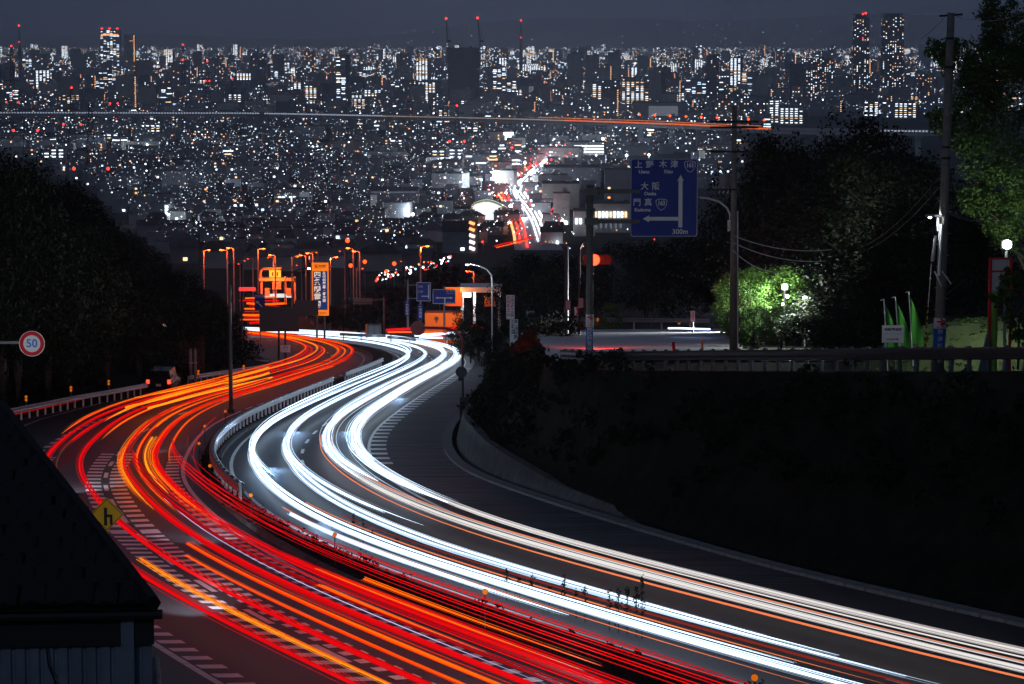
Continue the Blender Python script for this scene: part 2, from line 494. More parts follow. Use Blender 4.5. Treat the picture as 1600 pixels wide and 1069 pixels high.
for X, Y in ((21.0, 60), (17.6, 69), (14.2, 78), (10.0, 88.5), (6.3, 98), (3.3, 106), (2.0, 111)): up.append((X, Y, float(bz(Y)) - .05))
rail('guard_rail', up, 'dark guard rail silhouetted along the top of the black bank', side=-1, spacing=1.0, beam_h=.52, mb=M_DARK, mp=mat('dull_blue_post', (.10, .105, .14), .6), post_r=.07, scale=1.1)
def Bn(x, y, h=0.0):            # pixel on the upper side road
    lo, hi = 60.0, 400.0; r = ray(x, y)
    for _ in range(50):
        m = (lo + hi) / 2
        if HC + r.z / r.y * m > float(bz(m)) + h: lo = m
        else: hi = m
    return at(x, y, (lo + hi) / 2)
M_ASPH2 = mat('worn_asphalt', (0.20, 0.20, 0.205), 0.5, noise=0.3, scale=6, bump=.15)
sr = MB()
for x0, x1, y in ((845, 1280, 515), (838, 1230, 519), (832, 1180, 524), (840, 1160, 530), (845, 1160, 537), (850, 1160, 545), (853, 1200, 555), (870, 1330, 564)):
    a, b = Bn(x0, y), Bn(x1, y)
    for t in np.linspace(0, 1, 7):
        p = a.lerp(b, t); sr.v.append((p.x, p.y, float(bz(p.y)) + .02))
for r in range(7):
    for c in range(6): sr.f.append((r * 7 + c, r * 7 + c + 1, (r + 1) * 7 + c + 1, (r + 1) * 7 + c)); sr.m.append(0)
struct('side_road', sr, M_ASPH2)
rail('guard_rail', [Bn(x, y) for x, y in ((868, 513), (890, 512), (930, 512.5), (1000, 513.5), (1060, 514), (1110, 514.5))], 'grey guard rail with amber reflectors along the lit side road bend', side=1, spacing=2.4, beam_h=.62)

# ------------------------------------------------------------------ reflectors and delineators
proto = None
def median_reflector(x, y, label):
    global proto
    p = P(x, y, 1.05); i = float(np.interp(p.y, YS, (MLX + MRX) / 2))
    if proto is None:
        t = thing('delineator', label, 'delineator', (0, 0, 0), group='round amber delineators along the median')
        m = MB(); m.tube([(0, 0, -.1), (0, 0, .93)], .018, 6); part('post', m, M_BLACK, t)
        m = MB(); m.disc((0, 0, 1.0), .062, .03, n=18); c = part('reflector', m, em('amber_painted_glow', (1, .2, .005), .5, base=(.9, .25, .02)), t)  # reflector shine painted in as emission, no lamp inside
        m = MB(); m.disc((0, .02, 1.0), .07, .02, n=18); part('backplate', m, M_DARK, t)
        proto = t; t.location = (p.x, p.y, p.z - 1.0); return t
    return copy_thing(proto, (p.x, p.y, p.z - 1.0), label=label)
for x, y, l in ((352, 643, 'round amber delineator at the foot of the dark roadside pole'), (320, 666, 'small round amber delineator on the median where the curve begins to tighten'),
                (311, 693, 'round amber delineator at the tightest point of the median curve'), (328, 728, 'round amber delineator on the median below the tightest point of the curve'),
                (392, 774, 'round amber delineator on the dark median beside the deep red strands'), (523, 836, 'round amber delineator beside the start of the white glare on the median'),
                (758, 925, 'round amber delineator midway down the median by the low shrubs'), (1179, 1059, 'round amber delineator on the median at the bottom edge of the picture')):
    median_reflector(x, y, l)
proto2 = None
for x, y, l in ((41, 625, 'twin amber road delineator left of the speed limit sign end of the guard rail'), (111, 610, 'second twin amber delineator from the left behind the white guard rail'),
                (170, 600, 'third twin amber delineator from the left behind the white guard rail'), (310, 584, 'twin amber delineator standing beyond the parked car'), (381, 576, 'twin amber delineator nearest the dark roadside pole on its far side')):
    p = at(x, y, P(x, y + 22).y)
    if proto2 is None:
        t = thing('delineator', l, 'delineator', group='twin amber delineators along the outer rail')
        m = MB(); m.tube([(0, 0, -1.6), (0, 0, .2)], .03, 6); part('post', m, M_GREY, t)
        for k in (0, .19):
            m = MB(); m.disc((0, -.03, k), .085, .03, n=14); part('reflector', m, MATS['amber_painted_glow'], t)
        proto2 = t; t.location = p
    else: copy_thing(proto2, p, label=l)
pr3 = None
for x, y, l in ((935, 500, 'orange rail-top reflector left of the lit green bush'), (1018.5, 501, 'orange rail-top reflector midway along the side road rail'), (1061, 504, 'orange rail-top reflector near the blue-white glare on the side road rail')):
    p = at(x, y, Bn(x, 513).y - .2)
    if pr3 is None:
        t = thing('rail_reflector', l, 'reflector', p, group='orange reflectors on the side road rail')
        m = MB(); m.disc((0, 0, 0), .13, .04, n=16); part('reflector', m, MATS['amber_painted_glow'], t)
        m = MB(); m.tube([(0, 0.03, -.5), (0, .03, .05)], .02, 5); part('bracket', m, M_GREY, t); pr3 = t
    else: copy_thing(pr3, p, label=l)

# ------------------------------------------------------------------ signs
def signpost(name, label, cat, loc, h, r=.05, mt=M_GREY):
    t = thing(name, label, cat, loc)
    if h: m = MB(); m.tube([(0, 0, -.3), (0, 0, h)], r, 10); part('post', m, mt, t)
    return t
def board(t, c, w, h, mt, d=.05, name='panel', label=None):
    m = MB(); m.box(c, (w, d, h)); return part(name, m, mt, t, label=label)

# speed limit 50
c = at(50, 537, 66); t = thing('speed_limit_sign', 'round red-rimmed 50 speed limit sign on an overhead arm', 'road sign', (c.x, c.y, c.z))
m = MB(); m.disc((0, 0, 0), .30, .03, n=40); pan = part('panel', m, M_SWHITE, t)
m = MB()
for k in range(48):
    w0, w1 = 2 * math.pi * k / 48, 2 * math.pi * (k + 1) / 48
    m.add([(r * math.cos(w), -.02, r * math.sin(w)) for r, w in ((.2, w0), (.285, w0), (.285, w1), (.2, w1))], [(0, 1, 2, 3)])
part('red_ring', m, M_SRED, t)
text('50', .27, mat('sign_light_blue', (.02, .22, .72), .45), t, (0, -.022, 0), 'numeral', bold=.004)
m = MB(); m.tube([(-1.6, .06, .02), (.1, .06, .02)], .035, 8); part('arm', m, M_GREY, t)
gzz = gz(c.x - 1.6, 66.06)
m = MB(); m.tube([(-1.6, .06, gzz - c.z - .3), (-1.6, .06, .3)], .07, 10); part('post', m, M_GREY, t)

# yellow diamond
c = at(167, 804, 65); t = thing('warning_sign', 'yellow diamond warning sign with black junction mark above the shed roof', 'road sign', (c.x, c.y, c.z))
m = MB(); s_ = .395; m.prism([(0, -s_), (s_, 0), (0, s_), (-s_, 0)], 0, .03); part('panel', m, M_SYEL, t)
m = MB()
for k in range(4):
    a0, a1 = [(0, -1), (1, 0), (0, 1), (-1, 0)][k], [(1, 0), (0, 1), (-1, 0), (0, -1)][k]
    m.add([(a0[0] * s_ * .93, -.006, a0[1] * s_ * .93), (a1[0] * s_ * .93, -.006, a1[1] * s_ * .93), (a1[0] * s_ * .88, -.006, a1[1] * s_ * .88), (a0[0] * s_ * .88, -.006, a0[1] * s_ * .88)], [(0, 1, 2, 3)])
part('border', m, M_SBLK, t)
m = MB(); m.box((-.03, -.008, -.05), (.07, .008, .42)); m.box((.06, -.012, -.03), (.14, .008, .06)); m.box((.10, -.008, -.14), (.06, .008, .20)); part('junction_mark', m, M_SBLK, t)
zz = gz(c.x, c.y) - c.z; m = MB(); m.tube([(0, .06, zz - .2), (0, .06, .2)], .04, 8); part('post', m, M_GREY, t)

# dark street pole in the median (photo 361)
b = P(361, 645)
t = thing('dark_pole', 'tall dark steel pole standing at the median before the orange trails', 'pole', b)
m = MB(); m.tube([(0, 0, -.2), (0, 0, 7.6)], [.13, .09], 12); part('shaft', m, M_DARK, t)
m = MB(); m.disc((0, 0, .1), .2, .25, 'z', 12); part('base', m, M_DARK, t)
b = P(364.5, 590)

# direction sign seen from the back
b = P(436, 574); s_ = 1 / pxm(b.y)
t = thing('direction_board', 'black back of a stepped direction board on two posts', 'road sign', b)
def zpx(y): return (574 - y) * s_
m = MB(); m.box(((437 - 436) * s_, 0, zpx(498)), (62 * s_, .08, 39 * s_)); part('main_panel', m, M_SGRY, t)
m = MB(); m.box(((480 - 436) * s_, -.1, zpx(480)), (37 * s_, .08, 24 * s_)); part('side_panel', m, M_SGRY, t)
for dx in (0, 10):
    m = MB(); m.tube([(dx * s_, .1, -.2), (dx * s_, .1, zpx(480))], .09, 8); part('post', m, M_DARK, t)
for y in (489, 508):
    m = MB(); m.tube([(-58 * s_, .12, zpx(y)), (0, .12, zpx(y))], .06, 6); part('arm', m, M_DARK, t)
m = MB(); m.tube([(-58 * s_, .12, -.2), (-58 * s_, .12, zpx(462))], .09, 8); part('post', m, M_DARK, t)

# small white plate under the board
b = at(446, 545, P(446, 574).y - 1); t = thing('plate_sign', 'small white plate with faint blue writing below the black board', 'road sign', b)
board(t, (0, 0, 0), .85, .62, M_SWHITE, .03); text('清滝', .26, mat('faded_blue', (.1, .18, .4), .5), t, (0, -.02, .1)); text('Kiyotaki', .13, MATS['faded_blue'], t, (0, -.02, -.14))
m = MB(); m.tube([(0, .05, -3), (0, .05, .2)], .035, 6); part('post', m, M_DARK, t)
b = at(405, 571, 262); t = thing('arrow_board', 'low blue and white striped board beside the orange trails', 'road sign', b)
board(t, (0, 0, 0), 1.9, 1.2, M_SBLUE, .06); board(t, (0, -.04, .38), 1.8, .34, M_SWHITE, .03, 'stripe'); m = MB(); m.tube([(.0, .06, -3), (0, .06, 0)], .05, 6); part('post', m, M_DARK, t)

# blue slip road sign, diagonal arrow
b = at(406, 472, 330); s_ = 1 / pxm(330)
t = thing('exit_sign', 'small blue sign with white diagonal arrow behind the black board', 'road sign', b)
board(t, (0, 0, 0), 16 * s_, 25 * s_, M_SBLUE); text('四條畷', .36, M_SWHITE, t, (0, -.03, .65))
m = MB(); M_ = Matrix.Rotation(math.radians(-45), 3, 'Y'); m.box((.05, -.035, -.35), (.12, .01, .95), M=Matrix.Rotation(math.radians(-42), 3, 'Y')); m.add([(-.42, -.04, .1), (-.42, -.04, -.22), (-.1, -.04, .1)], [(0, 1, 2)]); part('arrow', m, M_SWHITE, t)
m = MB(); m.tube([(0, .08, -5), (0, .08, .8)], .07, 6); part('post', m, M_GREY, t)

# lit cemetery advertising pillar
b = at(500.5, 452, 330); s_ = 1 / pxm(330)
t = thing('advertising_sign', 'tall lit orange-framed blue sign with vertical white characters', 'sign', b)
M_ADO = em('sign_orange_lit', (1.0, .20, .01), .9, base=(.8, .3, .03)); M_ADB = em('sign_blue_lit', (.05, .10, .42), .22, base=(.02, .05, .3)); M_ADW = em('sign_cream_lit', (1, .80, .55), .75, base=(.8, .7, .6))
board(t, (0, .1, 0), 26 * s_, 83 * s_, M_ADO, .3, 'frame')
board(t, (0, -.07, -2 * s_), 22.5 * s_, 61 * s_, M_ADB, .05, 'blue_face')
M_ADT = mat('sign_dark_letter', (.12, .01, .03), .5)
text('受付中', 6.0 * s_, M_ADT, t, (0, -.09, 35.5 * s_), bold=.01)
for k, ch in enumerate('四条畷霊園'): text(ch, 11.5 * s_, M_ADW, t, (-4.5 * s_, -.11, (22 - 11.6 * k) * s_), bold=.012)
for k, ch in enumerate('永代供養墓・樹木葬'): text(ch, 5.4 * s_, M_ADW, t, (6.2 * s_, -.11, (25 - 5.4 * k) * s_), bold=.006)
text('受付 四條畷', 3.6 * s_, M_ADT, t, (0, -.09, -38 * s_), bold=.006)
for dx in (-6, 6):
    m = MB(); m.tube([(dx * s_, .2, -85 * s_), (dx * s_, .2, -41 * s_)], .12, 8); part('leg', m, M_CONCD, t)

# blue junction signs
def gantry_sign(x0, x1, y0, y1, Y, label, draw, postx=None, posty=None):
    c = at((x0 + x1) / 2, (y0 + y1) / 2, Y); s_ = 1 / pxm(Y); t = thing('direction_sign', label, 'road sign', c)
    board(t, (0, 0, 0), (x1 - x0) * s_, (y1 - y0) * s_, M_SBLUE)
    m = MB(); w, h = (x1 - x0) * s_ / 2 * .97, (y1 - y0) * s_ / 2 * .96
    for a, bb in (((0, h), (2 * w, .05)), ((0, -h), (2 * w, .05)), ((-w, 0), (.05, 2 * h)), ((w, 0), (.05, 2 * h))): m.box((a[0], -.03, a[1]), (bb[0], .01, bb[1]))
    part('border', m, M_SWHITE, t); draw(t, s_)
    if postx is not None:
        dx = (postx - (x0 + x1) / 2) * s_
        m = MB(); m.tube([(dx, .15, ((y0 + y1) / 2 - posty) * s_), (dx, .15, (y1 - y0) * s_ / 2 + .3)], .11, 8); part('post', m, M_GREY, t)
        for k in (-.35, .35):
            m = MB(); m.tube([(dx, .12, k * (y1 - y0) * s_), (0, .12, k * (y1 - y0) * s_)], .06, 6); part('arm', m, M_GREY, t)
    return t
def d1(t, s_):
    m = MB(); m.box((.1 * s_, -.035, -2 * s_), (22 * s_, .01, 1.5 * s_)); m.box((1 * s_, -.045, -7.5 * s_), (2 * s_, .01, 10 * s_))
    for q in (-1, 1): m.add([(q * 14 * s_, -.036, -2 * s_), (q * 10 * s_, -.036, 0), (q * 10 * s_, -.036, -4 * s_)], [(0, 1, 2)])
    part('arrow', m, M_SWHITE, t); text('清滝峠', 5 * s_, M_SWHITE, t, (10 * s_, -.035, 9 * s_)); text('Kiyotaki Pass', 2.2 * s_, M_SWHITE, t, (10 * s_, -.035, 5 * s_)); text('国道163', 3.4 * s_, M_SWHITE, t, (10 * s_, -.035, -10 * s_))
gantry_sign(676, 712, 452, 475, 300, 'blue sign with a white two-way arrow in front of the orange wall', d1, 694, 520)
def d2(t, s_):
    m = MB(); m.box((8 * s_, -.035, 0), (2 * s_, .01, 22 * s_)); m.box((2 * s_, -.045, -7 * s_), (11 * s_, .01, 1.6 * s_)); part('arrow', m, M_SWHITE, t)
    text('生駒', 4 * s_, M_SWHITE, t, (-5 * s_, -.035, 8 * s_)); text('大東', 4 * s_, M_SWHITE, t, (-5 * s_, -.035, 0))
gantry_sign(651, 673, 441, 471, 318, 'blue sign with a white branching line mounted on a brown post', d2, 637, 515)
def vsign(x0, x1, y0, y1, Y, label, bodycol, chars, tcol, posty, size):
    c = at((x0 + x1) / 2, (y0 + y1) / 2, Y); s_ = 1 / pxm(Y); t = thing('vertical_sign', label, 'sign', c)
    board(t, (0, 0, 0), (x1 - x0) * s_, (y1 - y0) * s_, bodycol, .06)
    m = MB(); m.tube([(0, .08, ((y0 + y1) / 2 - posty) * s_), (0, .08, (y1 - y0) * s_ / 2)], .06, 8); part('post', m, M_GREY, t)
    for col_, (ch, cl, sz, dx) in enumerate(chars):
        n = len(ch)
        for k, q in enumerate(ch): text(q, sz * s_, cl, t, (dx * s_, -.045, ((y1 - y0) * .5 - sz * .65 - k * sz * 1.02) * s_), bold=.004)
    return t
vsign(632.5, 640, 470, 494, 300, 'narrow blue vertical sign on a pale pole beside the red trails', M_SBLUE, [('↑四條畷市', M_SWHITE, 4.4, 0)], None, 515, 0)
vsign(652.5, 661, 476, 500, 292, 'narrow blue vertical sign under the branching-line sign', M_SBLUE, [('←清滝道', M_SWHITE, 5, 0)], None, 520, 0)
M_STXT = mat('sign_slate_text', (.05, .07, .10), .5)
vsign(791, 804, 461, 499, 215, 'white vertical sign with dark and blue characters above the hedge', M_SWHITE, [('石切勝土山', M_STXT, 6.4, -2.6), ('大東市野外活動', MATS['faded_blue'], 4.8, 3.2)], None, 545, 0)
vsign(797, 809.5, 499, 535, 205, 'lower white vertical sign in front of the taller one', M_SWHITE, [('石山道案内所', M_STXT, 3.8, -2.6), ('第一口四條', M_STXT, 6.0, 2.8)], None, 556, 0)
vsign(822, 836, 486, 508, 240, 'grey square-marked notice board in the dark beyond the hedge', M_GREY, [('口口', M_STXT, 6.5, 0)], None, 530, 0)

# mirror on a curved arm with the control box
b = P(723, 655); s_ = 1 / pxm(b.y)
t = thing('traffic_mirror', 'dark round mirror hood on a long curved arm over the road', 'mirror', b)
Z = lambda y: (655 - y) * s_
X_ = lambda x: (x - 723) * s_
m = MB(); m.tube([(0, 0, -.2), (0, 0, Z(530)), (X_(719), 0, Z(522)), (X_(710), 0, Z(515)), (X_(695), 0, Z(511)), (X_(660), 0, Z(510))], .075, 10); part('arm', m, M_DARK, t)
m = MB(); m.disc((X_(653), 0, Z(511)), 11.5 * s_, .12, n=32); m.disc((X_(653), .09, Z(511)), 10 * s_, .1, n=32); part('hood', m, M_SGRY, t)
m = MB(); m.disc((X_(721), -.12, Z(580)), 9 * s_, .05, n=32); part('round_back', m, M_SGRY, t)
m = MB(); m.box((X_(720), -.1, Z(591)), (8 * s_, .08, 5 * s_)); part('plate', m, M_DARK, t)
m = MB(); m.box((X_(725.5), .1, Z(637)), (14 * s_, .4, 34 * s_)); part('control_box', m, M_DARK, t)

# arrow chevrons on the upper bend
for k, (x, l) in enumerate(((886, 'red chevron board on the side road bend, the one beside the dark pole'), (902, 'red chevron board on the side road bend, nearer the signal pole'))):
    Y = 205; c = at(x, 487, Y); s_ = 1 / pxm(Y)
    if k == 0:
        t = thing('chevron_board', l, 'road sign', c, group='red chevron boards'); board(t, (0, 0, 0), 9 * s_, 14 * s_, M_SWHITE)
        m = MB(); w = 9 * s_; h = 14 * s_
        m.add([(-.3 * w, -.03, .45 * h), (.05 * w, -.03, .45 * h), (.4 * w, -.03, 0), (.05 * w, -.03, -.45 * h), (-.3 * w, -.03, -.45 * h), (.05 * w, -.03, 0)], [(0, 1, 2, 5), (5, 2, 3, 4)]); part('chevron', m, M_SRED, t)
        m = MB(); m.tube([(0, .06, -2.2), (0, .06, .2)], .04, 6); part('post', m, M_GREY, t); c0 = t
    else: copy_thing(c0, c, label=l)
vsign(1079, 1086, 486, 503, 190, 'narrow white upright notice behind the side road rail', M_SWHITE, [('のぼり', M_STXT, 4.5, 0)], None, 520, 0)

# ------------------------------------------------------------------ the signal pole with the big blue route sign
YS1 = 110.0; s_ = 1 / pxm(YS1); b = at(921, 560, YS1); b.z = float(bz(YS1)) - .1
Z = lambda y: at(921, y, YS1).z - b.z
X_ = lambda x: at(x, 300, YS1).x - b.x
t = thing('signal_pole', 'stout olive grey steel pole carrying the big route sign', 'pole', b)
m = MB(); m.tube([(0, 0, -.2), (0, 0, Z(291))], .14, 16); m.disc((0, 0, Z(290)), .15, .06, 'z', 16); part('shaft', m, mat('olive_pole', (.13, .135, .12), .6, noise=.15), t, True)
for y in (299, 346):
    m = MB(); m.tube([(.1, 0, Z(y)), (X_(1000), .0, Z(y))], .085, 10); part('arm', m, MATS['olive_pole'], t)
    m = MB(); m.box((.05, 0, Z(y)), (.5, .4, .26)); part('clamp', m, MATS['olive_pole'], t)
m = MB(); m.tube([(0, 0, Z(511)), (0, 0, Z(491))], .146, 16); sl = part('notice_sleeve', m, M_SWHITE, t)
text('→', .26, M_SRED, t, (0, -.16, Z(495.5)), bold=.012); text('ここ', .13, M_SRED, t, (0, -.16, Z(502))); text('右折', .13, M_SRED, t, (0, -.16, Z(508)))
m = MB(); m.tube([(0, 0, Z(548)), (0, 0, Z(511.3))], .146, 16); part('blue_sleeve', m, mat('sleeve_blue', (.02, .16, .55), .5), t)
for k, ch in enumerate('四條畷霊園'): text(ch, .20, M_SWHITE, t, (0, -.16, Z(516 + 7 * k)), bold=.004)
c = at(1037.5, 309, YS1); W_, H_ = 105 * s_, 122 * s_
t = thing('route_sign', 'large blue route sign with white arrows to Osaka, Ueno and Kizu', 'road sign', c)
m = MB(); o_ = []; rr = .10
for cx, cz_, a0 in ((W_ / 2 - rr, H_ / 2 - rr, 0), (-W_ / 2 + rr, H_ / 2 - rr, 90), (-W_ / 2 + rr, -H_ / 2 + rr, 180), (W_ / 2 - rr, -H_ / 2 + rr, 270)):
    for k in range(5): w = math.radians(a0 + 22.5 * k); o_.append((cx + rr * math.cos(w), cz_ + rr * math.sin(w)))
m.prism(o_, -.03, .03); part('panel', m, M_SBLUE, t)
m = MB()
for k in range(len(o_)):
    a_, b_ = o_[k], o_[(k + 1) % len(o_)]
    m.add([(a_[0] * .992, -.034, a_[1] * .992), (b_[0] * .992, -.034, b_[1] * .992), (b_[0] * .979, -.034, b_[1] * .982), (a_[0] * .979, -.034, a_[1] * .982)], [(0, 1, 2, 3)])
part('border', m, M_SWHITE, t)
px = lambda x, y: ((x - 1037.5) * s_, -.036, (309 - y) * s_)
q = lambda X, Y_: (960 + X / 6.68, 230 + Y_ / 6.68)
def sq(pts, m): m.add([px(*q(*p)) for p in pts], [tuple(range(len(pts)))])
m = MB(); sq([(668, 838), (710, 838), (710, 350), (668, 350)], m); sq([(655, 352), (723, 352), (690, 288)], m); sq([(362, 728), (667.5, 728), (667.5, 767), (362, 767)], m); sq([(298, 748), (362, 784), (362, 712)], m); part('arrow', m, M_SWHITE, t)
for ch, X, Y_, sz in (('上', 250, 185, 78), ('野', 366, 185, 78), ('木', 506, 182, 78), ('津', 622, 182, 78), ('大', 314, 412, 78), ('阪', 430, 412, 78), ('門', 236, 580, 78), ('真', 352, 580, 78)):
    text(ch, sz / 6.68 * s_ * 1.08, M_SWHITE, t, px(*q(X, Y_)), bold=.004)
for ch, X, Y_, sz in (('Ueno', 308, 258, 44), ('Kizu', 562, 256, 44), ('Osaka', 372, 486, 44), ('Kadoma', 294, 655, 44), ('300m', 688, 884, 64)):
    text(ch, sz / 6.68 * s_ * 1.15, M_SWHITE, t, px(*q(X, Y_)), bold=.006)
for X, Y_ in ((786, 203), (491, 600)):
    sh = [(-62, -38), (-48, -56), (0, -62), (48, -56), (62, -38), (54, 4), (30, 44), (0, 62), (-30, 44), (-54, 4)]
    m = MB(); n = len(sh)
    for k in range(n):
        a_, b_ = sh[k], sh[(k + 1) % n]
        sq([(X + a_[0], Y_ + a_[1]), (X + b_[0], Y_ + b_[1]), (X + b_[0] * .90, Y_ + b_[1] * .90), (X + a_[0] * .90, Y_ + a_[1] * .90)], m)
    part('shield', m, M_SWHITE, t); text('163', 66 / 6.68 * s_, M_SWHITE, t, px(*q(X, Y_ - 14)), bold=.008, sx=.8)
# red signal lamp
c = at(929, 406, 116); t = thing('traffic_signal', 'glowing red traffic light beside the olive pole', 'traffic light', c)
m = MB(); m.box((.1, .14, 0), (1.15, .16, .40)); part('housing', m, M_BLACK, t)
REDL = em('signal_red', (1.0, .035, .012), 8.0)
m = MB(); m.ball((-.02, -.06, 0), .23, 0, 16); part('red_lens', m, REDL, t, True); lamp_light(t, (-.02, -2.0, 0), 320, (1, .03, .01), .2)
for dx in (.35, .62):
    m = MB(); m.disc((dx - .05, .05, 0), .13, .04, n=18); part('dark_lens', m, M_BLACK, t)
for dx in (0, .33, .62):
    m = MB(); m.tube([(dx - .16, 0, .05), (dx - .1, -.12, .17), (dx + .05, -.12, .17), (dx + .11, 0, .05)], .012, 4); part('visor', m, M_DARK, t)
m = MB(); m.tube([(.1, .2, 0), (-.2, .25, 0), (-.2, -6 * .9, -.2)], .04, 6); part('bracket', m, M_DARK, t)

# ------------------------------------------------------------------ lamps
LEDW = em('led_white', (.85, .93, 1.0), 25.0)
NAO = em('sodium_orange', (1.0, .055, .006), 4.5)
# LED lamp on the curved white mast (photo 768)
b = at(769, 520, 245); b.z = gz(b.x, 245); s_ = 1 / pxm(245); Z = lambda y: at(769, y, 245).z - b.z
t = thing('street_lamp', 'white curved street lamp with a lit lamp head over the bend', 'street lamp', b)
m = MB(); m.tube([(0, 0, -.2), (0, 0, Z(440)), (-.05, 0, Z(430)), (-.45, 0, Z(421)), (-1.0, 0, Z(416)), (-1.5, 0, Z(413.5)), (-1.9, 0, Z(412.5))], [.09, .08, .07, .06, .055, .05, .05], 10); part('mast', m, M_WSTEEL, t, True)
m = MB(); m.box((-2.15, 0, Z(412.5)), (.5, .22, .08)); part('lamp_head', m, M_GREY, t)
m = MB(); m.ball((-2.15, 0, Z(413.6)), .14, 0, 10, .5); part('led', m, LEDW, t)
lamp_light(t, (-2.15, 0, Z(413.6) - .25), 380, (.85, .93, 1), .12)
# thin lamp with curved arm at photo 449 / 483
b = at(446, 540, 300); b.z = gz(b.x, 300); Z = lambda y: at(446, y, 300).z - b.z
t = thing('street_lamp', 'slim dark street lamp with a long bowed arm and lit tip', 'street lamp', b)
m = MB(); m.tube([(0, 0, -.2), (0, 0, Z(440)), (.2, 0, Z(432)), (.8, 0, Z(425)), (1.6, 0, Z(421)), (2.4, 0, Z(419.5))], .06, 8); part('mast', m, M_DARK, t)
m = MB(); m.ball((2.55, 0, Z(419.8)), .17, 0, 10, .45); part('led', m, LEDW, t)
# sodium lamp poles by the toll gate
spots = [(318, 391, 430, 1), (355, 391, 430, 1), (365, 388, 440, 1), (375, 407, 520, 0), (380, 412, 530, 0), (395, 404, 500, 0), (403, 389, 430, 1), (427, 402, 480, 0), (430, 399, 470, 1), (456, 401, 470, 0),
         (471, 414, 520, 0), (478, 399, 470, 1), (486, 394, 440, 0), (489, 396, 430, 1), (496, 394, 450, 0), (516, 402, 400, 1), (539, 392, 470, 0), (552, 388, 430, 1), (562, 393, 420, 1), (557, 419, 400, 0), (657, 385, 350, 1), (740, 424, 400, 1), (633, 408, 600, 0)]
near_l = ['left of the two beside the dark tree hill', 'leaning over the red toll lights', 'beside the toll gate', 'right of the lit sign']
spots.sort()
sproto = None
for k, (x, y, Y, lit) in enumerate(spots):
    tip = at(x, y, Y); z0 = gz(tip.x, Y) if Y < 400 else cz(Y)
    lab = 'orange sodium lamp pole, %s from the left of the toll gate row' % ('first second third fourth fifth sixth seventh eighth ninth tenth eleventh twelfth thirteenth fourteenth fifteenth sixteenth seventeenth eighteenth nineteenth twentieth twenty-first twenty-second twenty-third'.split()[k])
    H = tip.z - z0
    t = thing('sodium_lamp', lab, 'street lamp', (tip.x, Y, z0), group='orange sodium lamp poles by the toll gate')
    dr = -1 if k % 3 else 1
    m = MB(); m.tube([(0, 0, -.3), (0, 0, H * .6), (0, 0, H - .1), (dr * .3, 0, H), (dr * .7, -.1, H + .05)], [.14, .12, .10, .08, .06], 7); part('mast', m, M_STEEL if k % 2 else M_CONC, t)
    m = MB(); m.box((dr * .85, -.15, H + .05), (.55, .26, .16)); part('lamp_head', m, M_GREY, t)
    m = MB(); m.ball((dr * .85, -.18, H - .05), .16, 0, 8, .6); part('bulb', m, NAO, t)
    if lit: lamp_light(t, (dr * .85, -.7, H - .25), 800, (1, .095, .012), .15)
for x, y, Y, l, big in ((543, 376, 700, 'bright amber lamp glowing alone above the toll gate poles', .55), (570, 409, 560, 'round orange lamp right of the twin lamp poles', .4), (548, 415, 560, 'round red-orange lamp between the lamp poles', .4), (616, 412, 620, 'round red-orange lamp over the busy slip road', .45), (604, 424, 600, 'low orange lamp at the mouth of the slip road', .4)):
    p = at(x, y, Y); t = thing('lamp_post', l, 'street lamp', (p.x, Y, cz(Y)))
    m = MB(); m.tube([(0, 0, -.3), (0, 0, p.z - cz(Y) - .3)], .1, 6); part('mast', m, M_GREY, t)
    m = MB(); m.ball((0, -.1, p.z - cz(Y)), big, 0, 10); part('globe', m, em('globe_orange', (1, .055, .008), 4.5), t, True)

# utility pole right with lamp, wires, guy cover
YU = 86.0; b = at(1466, 560, YU); b.z = gz(b.x, YU) - .1
Z = lambda y: at(1466, y, YU).z - b.z
s_ = 1 / pxm(YU)
top = at(1486, 20, YU) - b
t = thing('utility_pole', 'tall concrete utility pole with step bolts and pasted signs', 'utility pole', b)
M_POLE = mat('pole_concrete', (.20, .205, .17), .8, noise=.25, scale=3)
m = MB(); m.tube([(0, 0, -.3), top], [.175, .11], 16); part('shaft', m, M_POLE, t, True)
ax = top.normalized()
for k in range(16):
    f = ax * (2.0 + k * .33)
    m = MB(); m.tube([f + Vector((.12 if k % 2 else -.12, -.1, 0)), f + Vector((.2 if k % 2 else -.2, -.12, 0))], .011, 5); part('step_bolt', m, M_STEEL, t)
for y in (60, 105, 230, 247):
    f = ax * (Z(y) / ax.z); r_ = .175 - .065 * f.length / top.length + .008
    m = MB(); m.disc(f, r_, .07, 'z', 16); part('band', m, M_DARK, t)
f0 = ax * Z(546); f1 = ax * Z(497)
m = MB(); m.tube([ax * Z(513), f1], .185, 18); part('notice_sleeve', m, M_SWHITE, t)
m = MB(); m.tube([f0, ax * Z(513.4)], .185, 18); part('blue_sleeve', m, MATS['sleeve_blue'], t)
text('→', .30, M_SRED, t, (0.02, -.24, Z(502)), bold=.014)
for k, ch in enumerate('ここ'): text(ch, .09, M_SRED, t, (.06 - .12 * k, -.24, Z(507)))
for k, ch in enumerate('右折'): text(ch, .11, M_SRED, t, (.06 - .12 * k, -.24, Z(511)))
for k, ch in enumerate('四條畷霊園'): text(ch, .15, M_SWHITE, t, (.02, -.24, Z(518 + 11 * k)), bold=.004)
m = MB(); m.tube([ax * Z(338) + Vector((0, -.15, 0)), ax * Z(337) + Vector((-.22, -.15, .02)), ax * Z(336.5) + Vector((-.40, -.15, 0))], .03, 8); lamp_arm = part('lamp_arm', m, M_STEEL, t)
m = MB(); m.box(ax * Z(336.5) + Vector((-.44, -.15, 0)), (.26, .14, .06)); part('lamp_head', m, M_GREY, t)
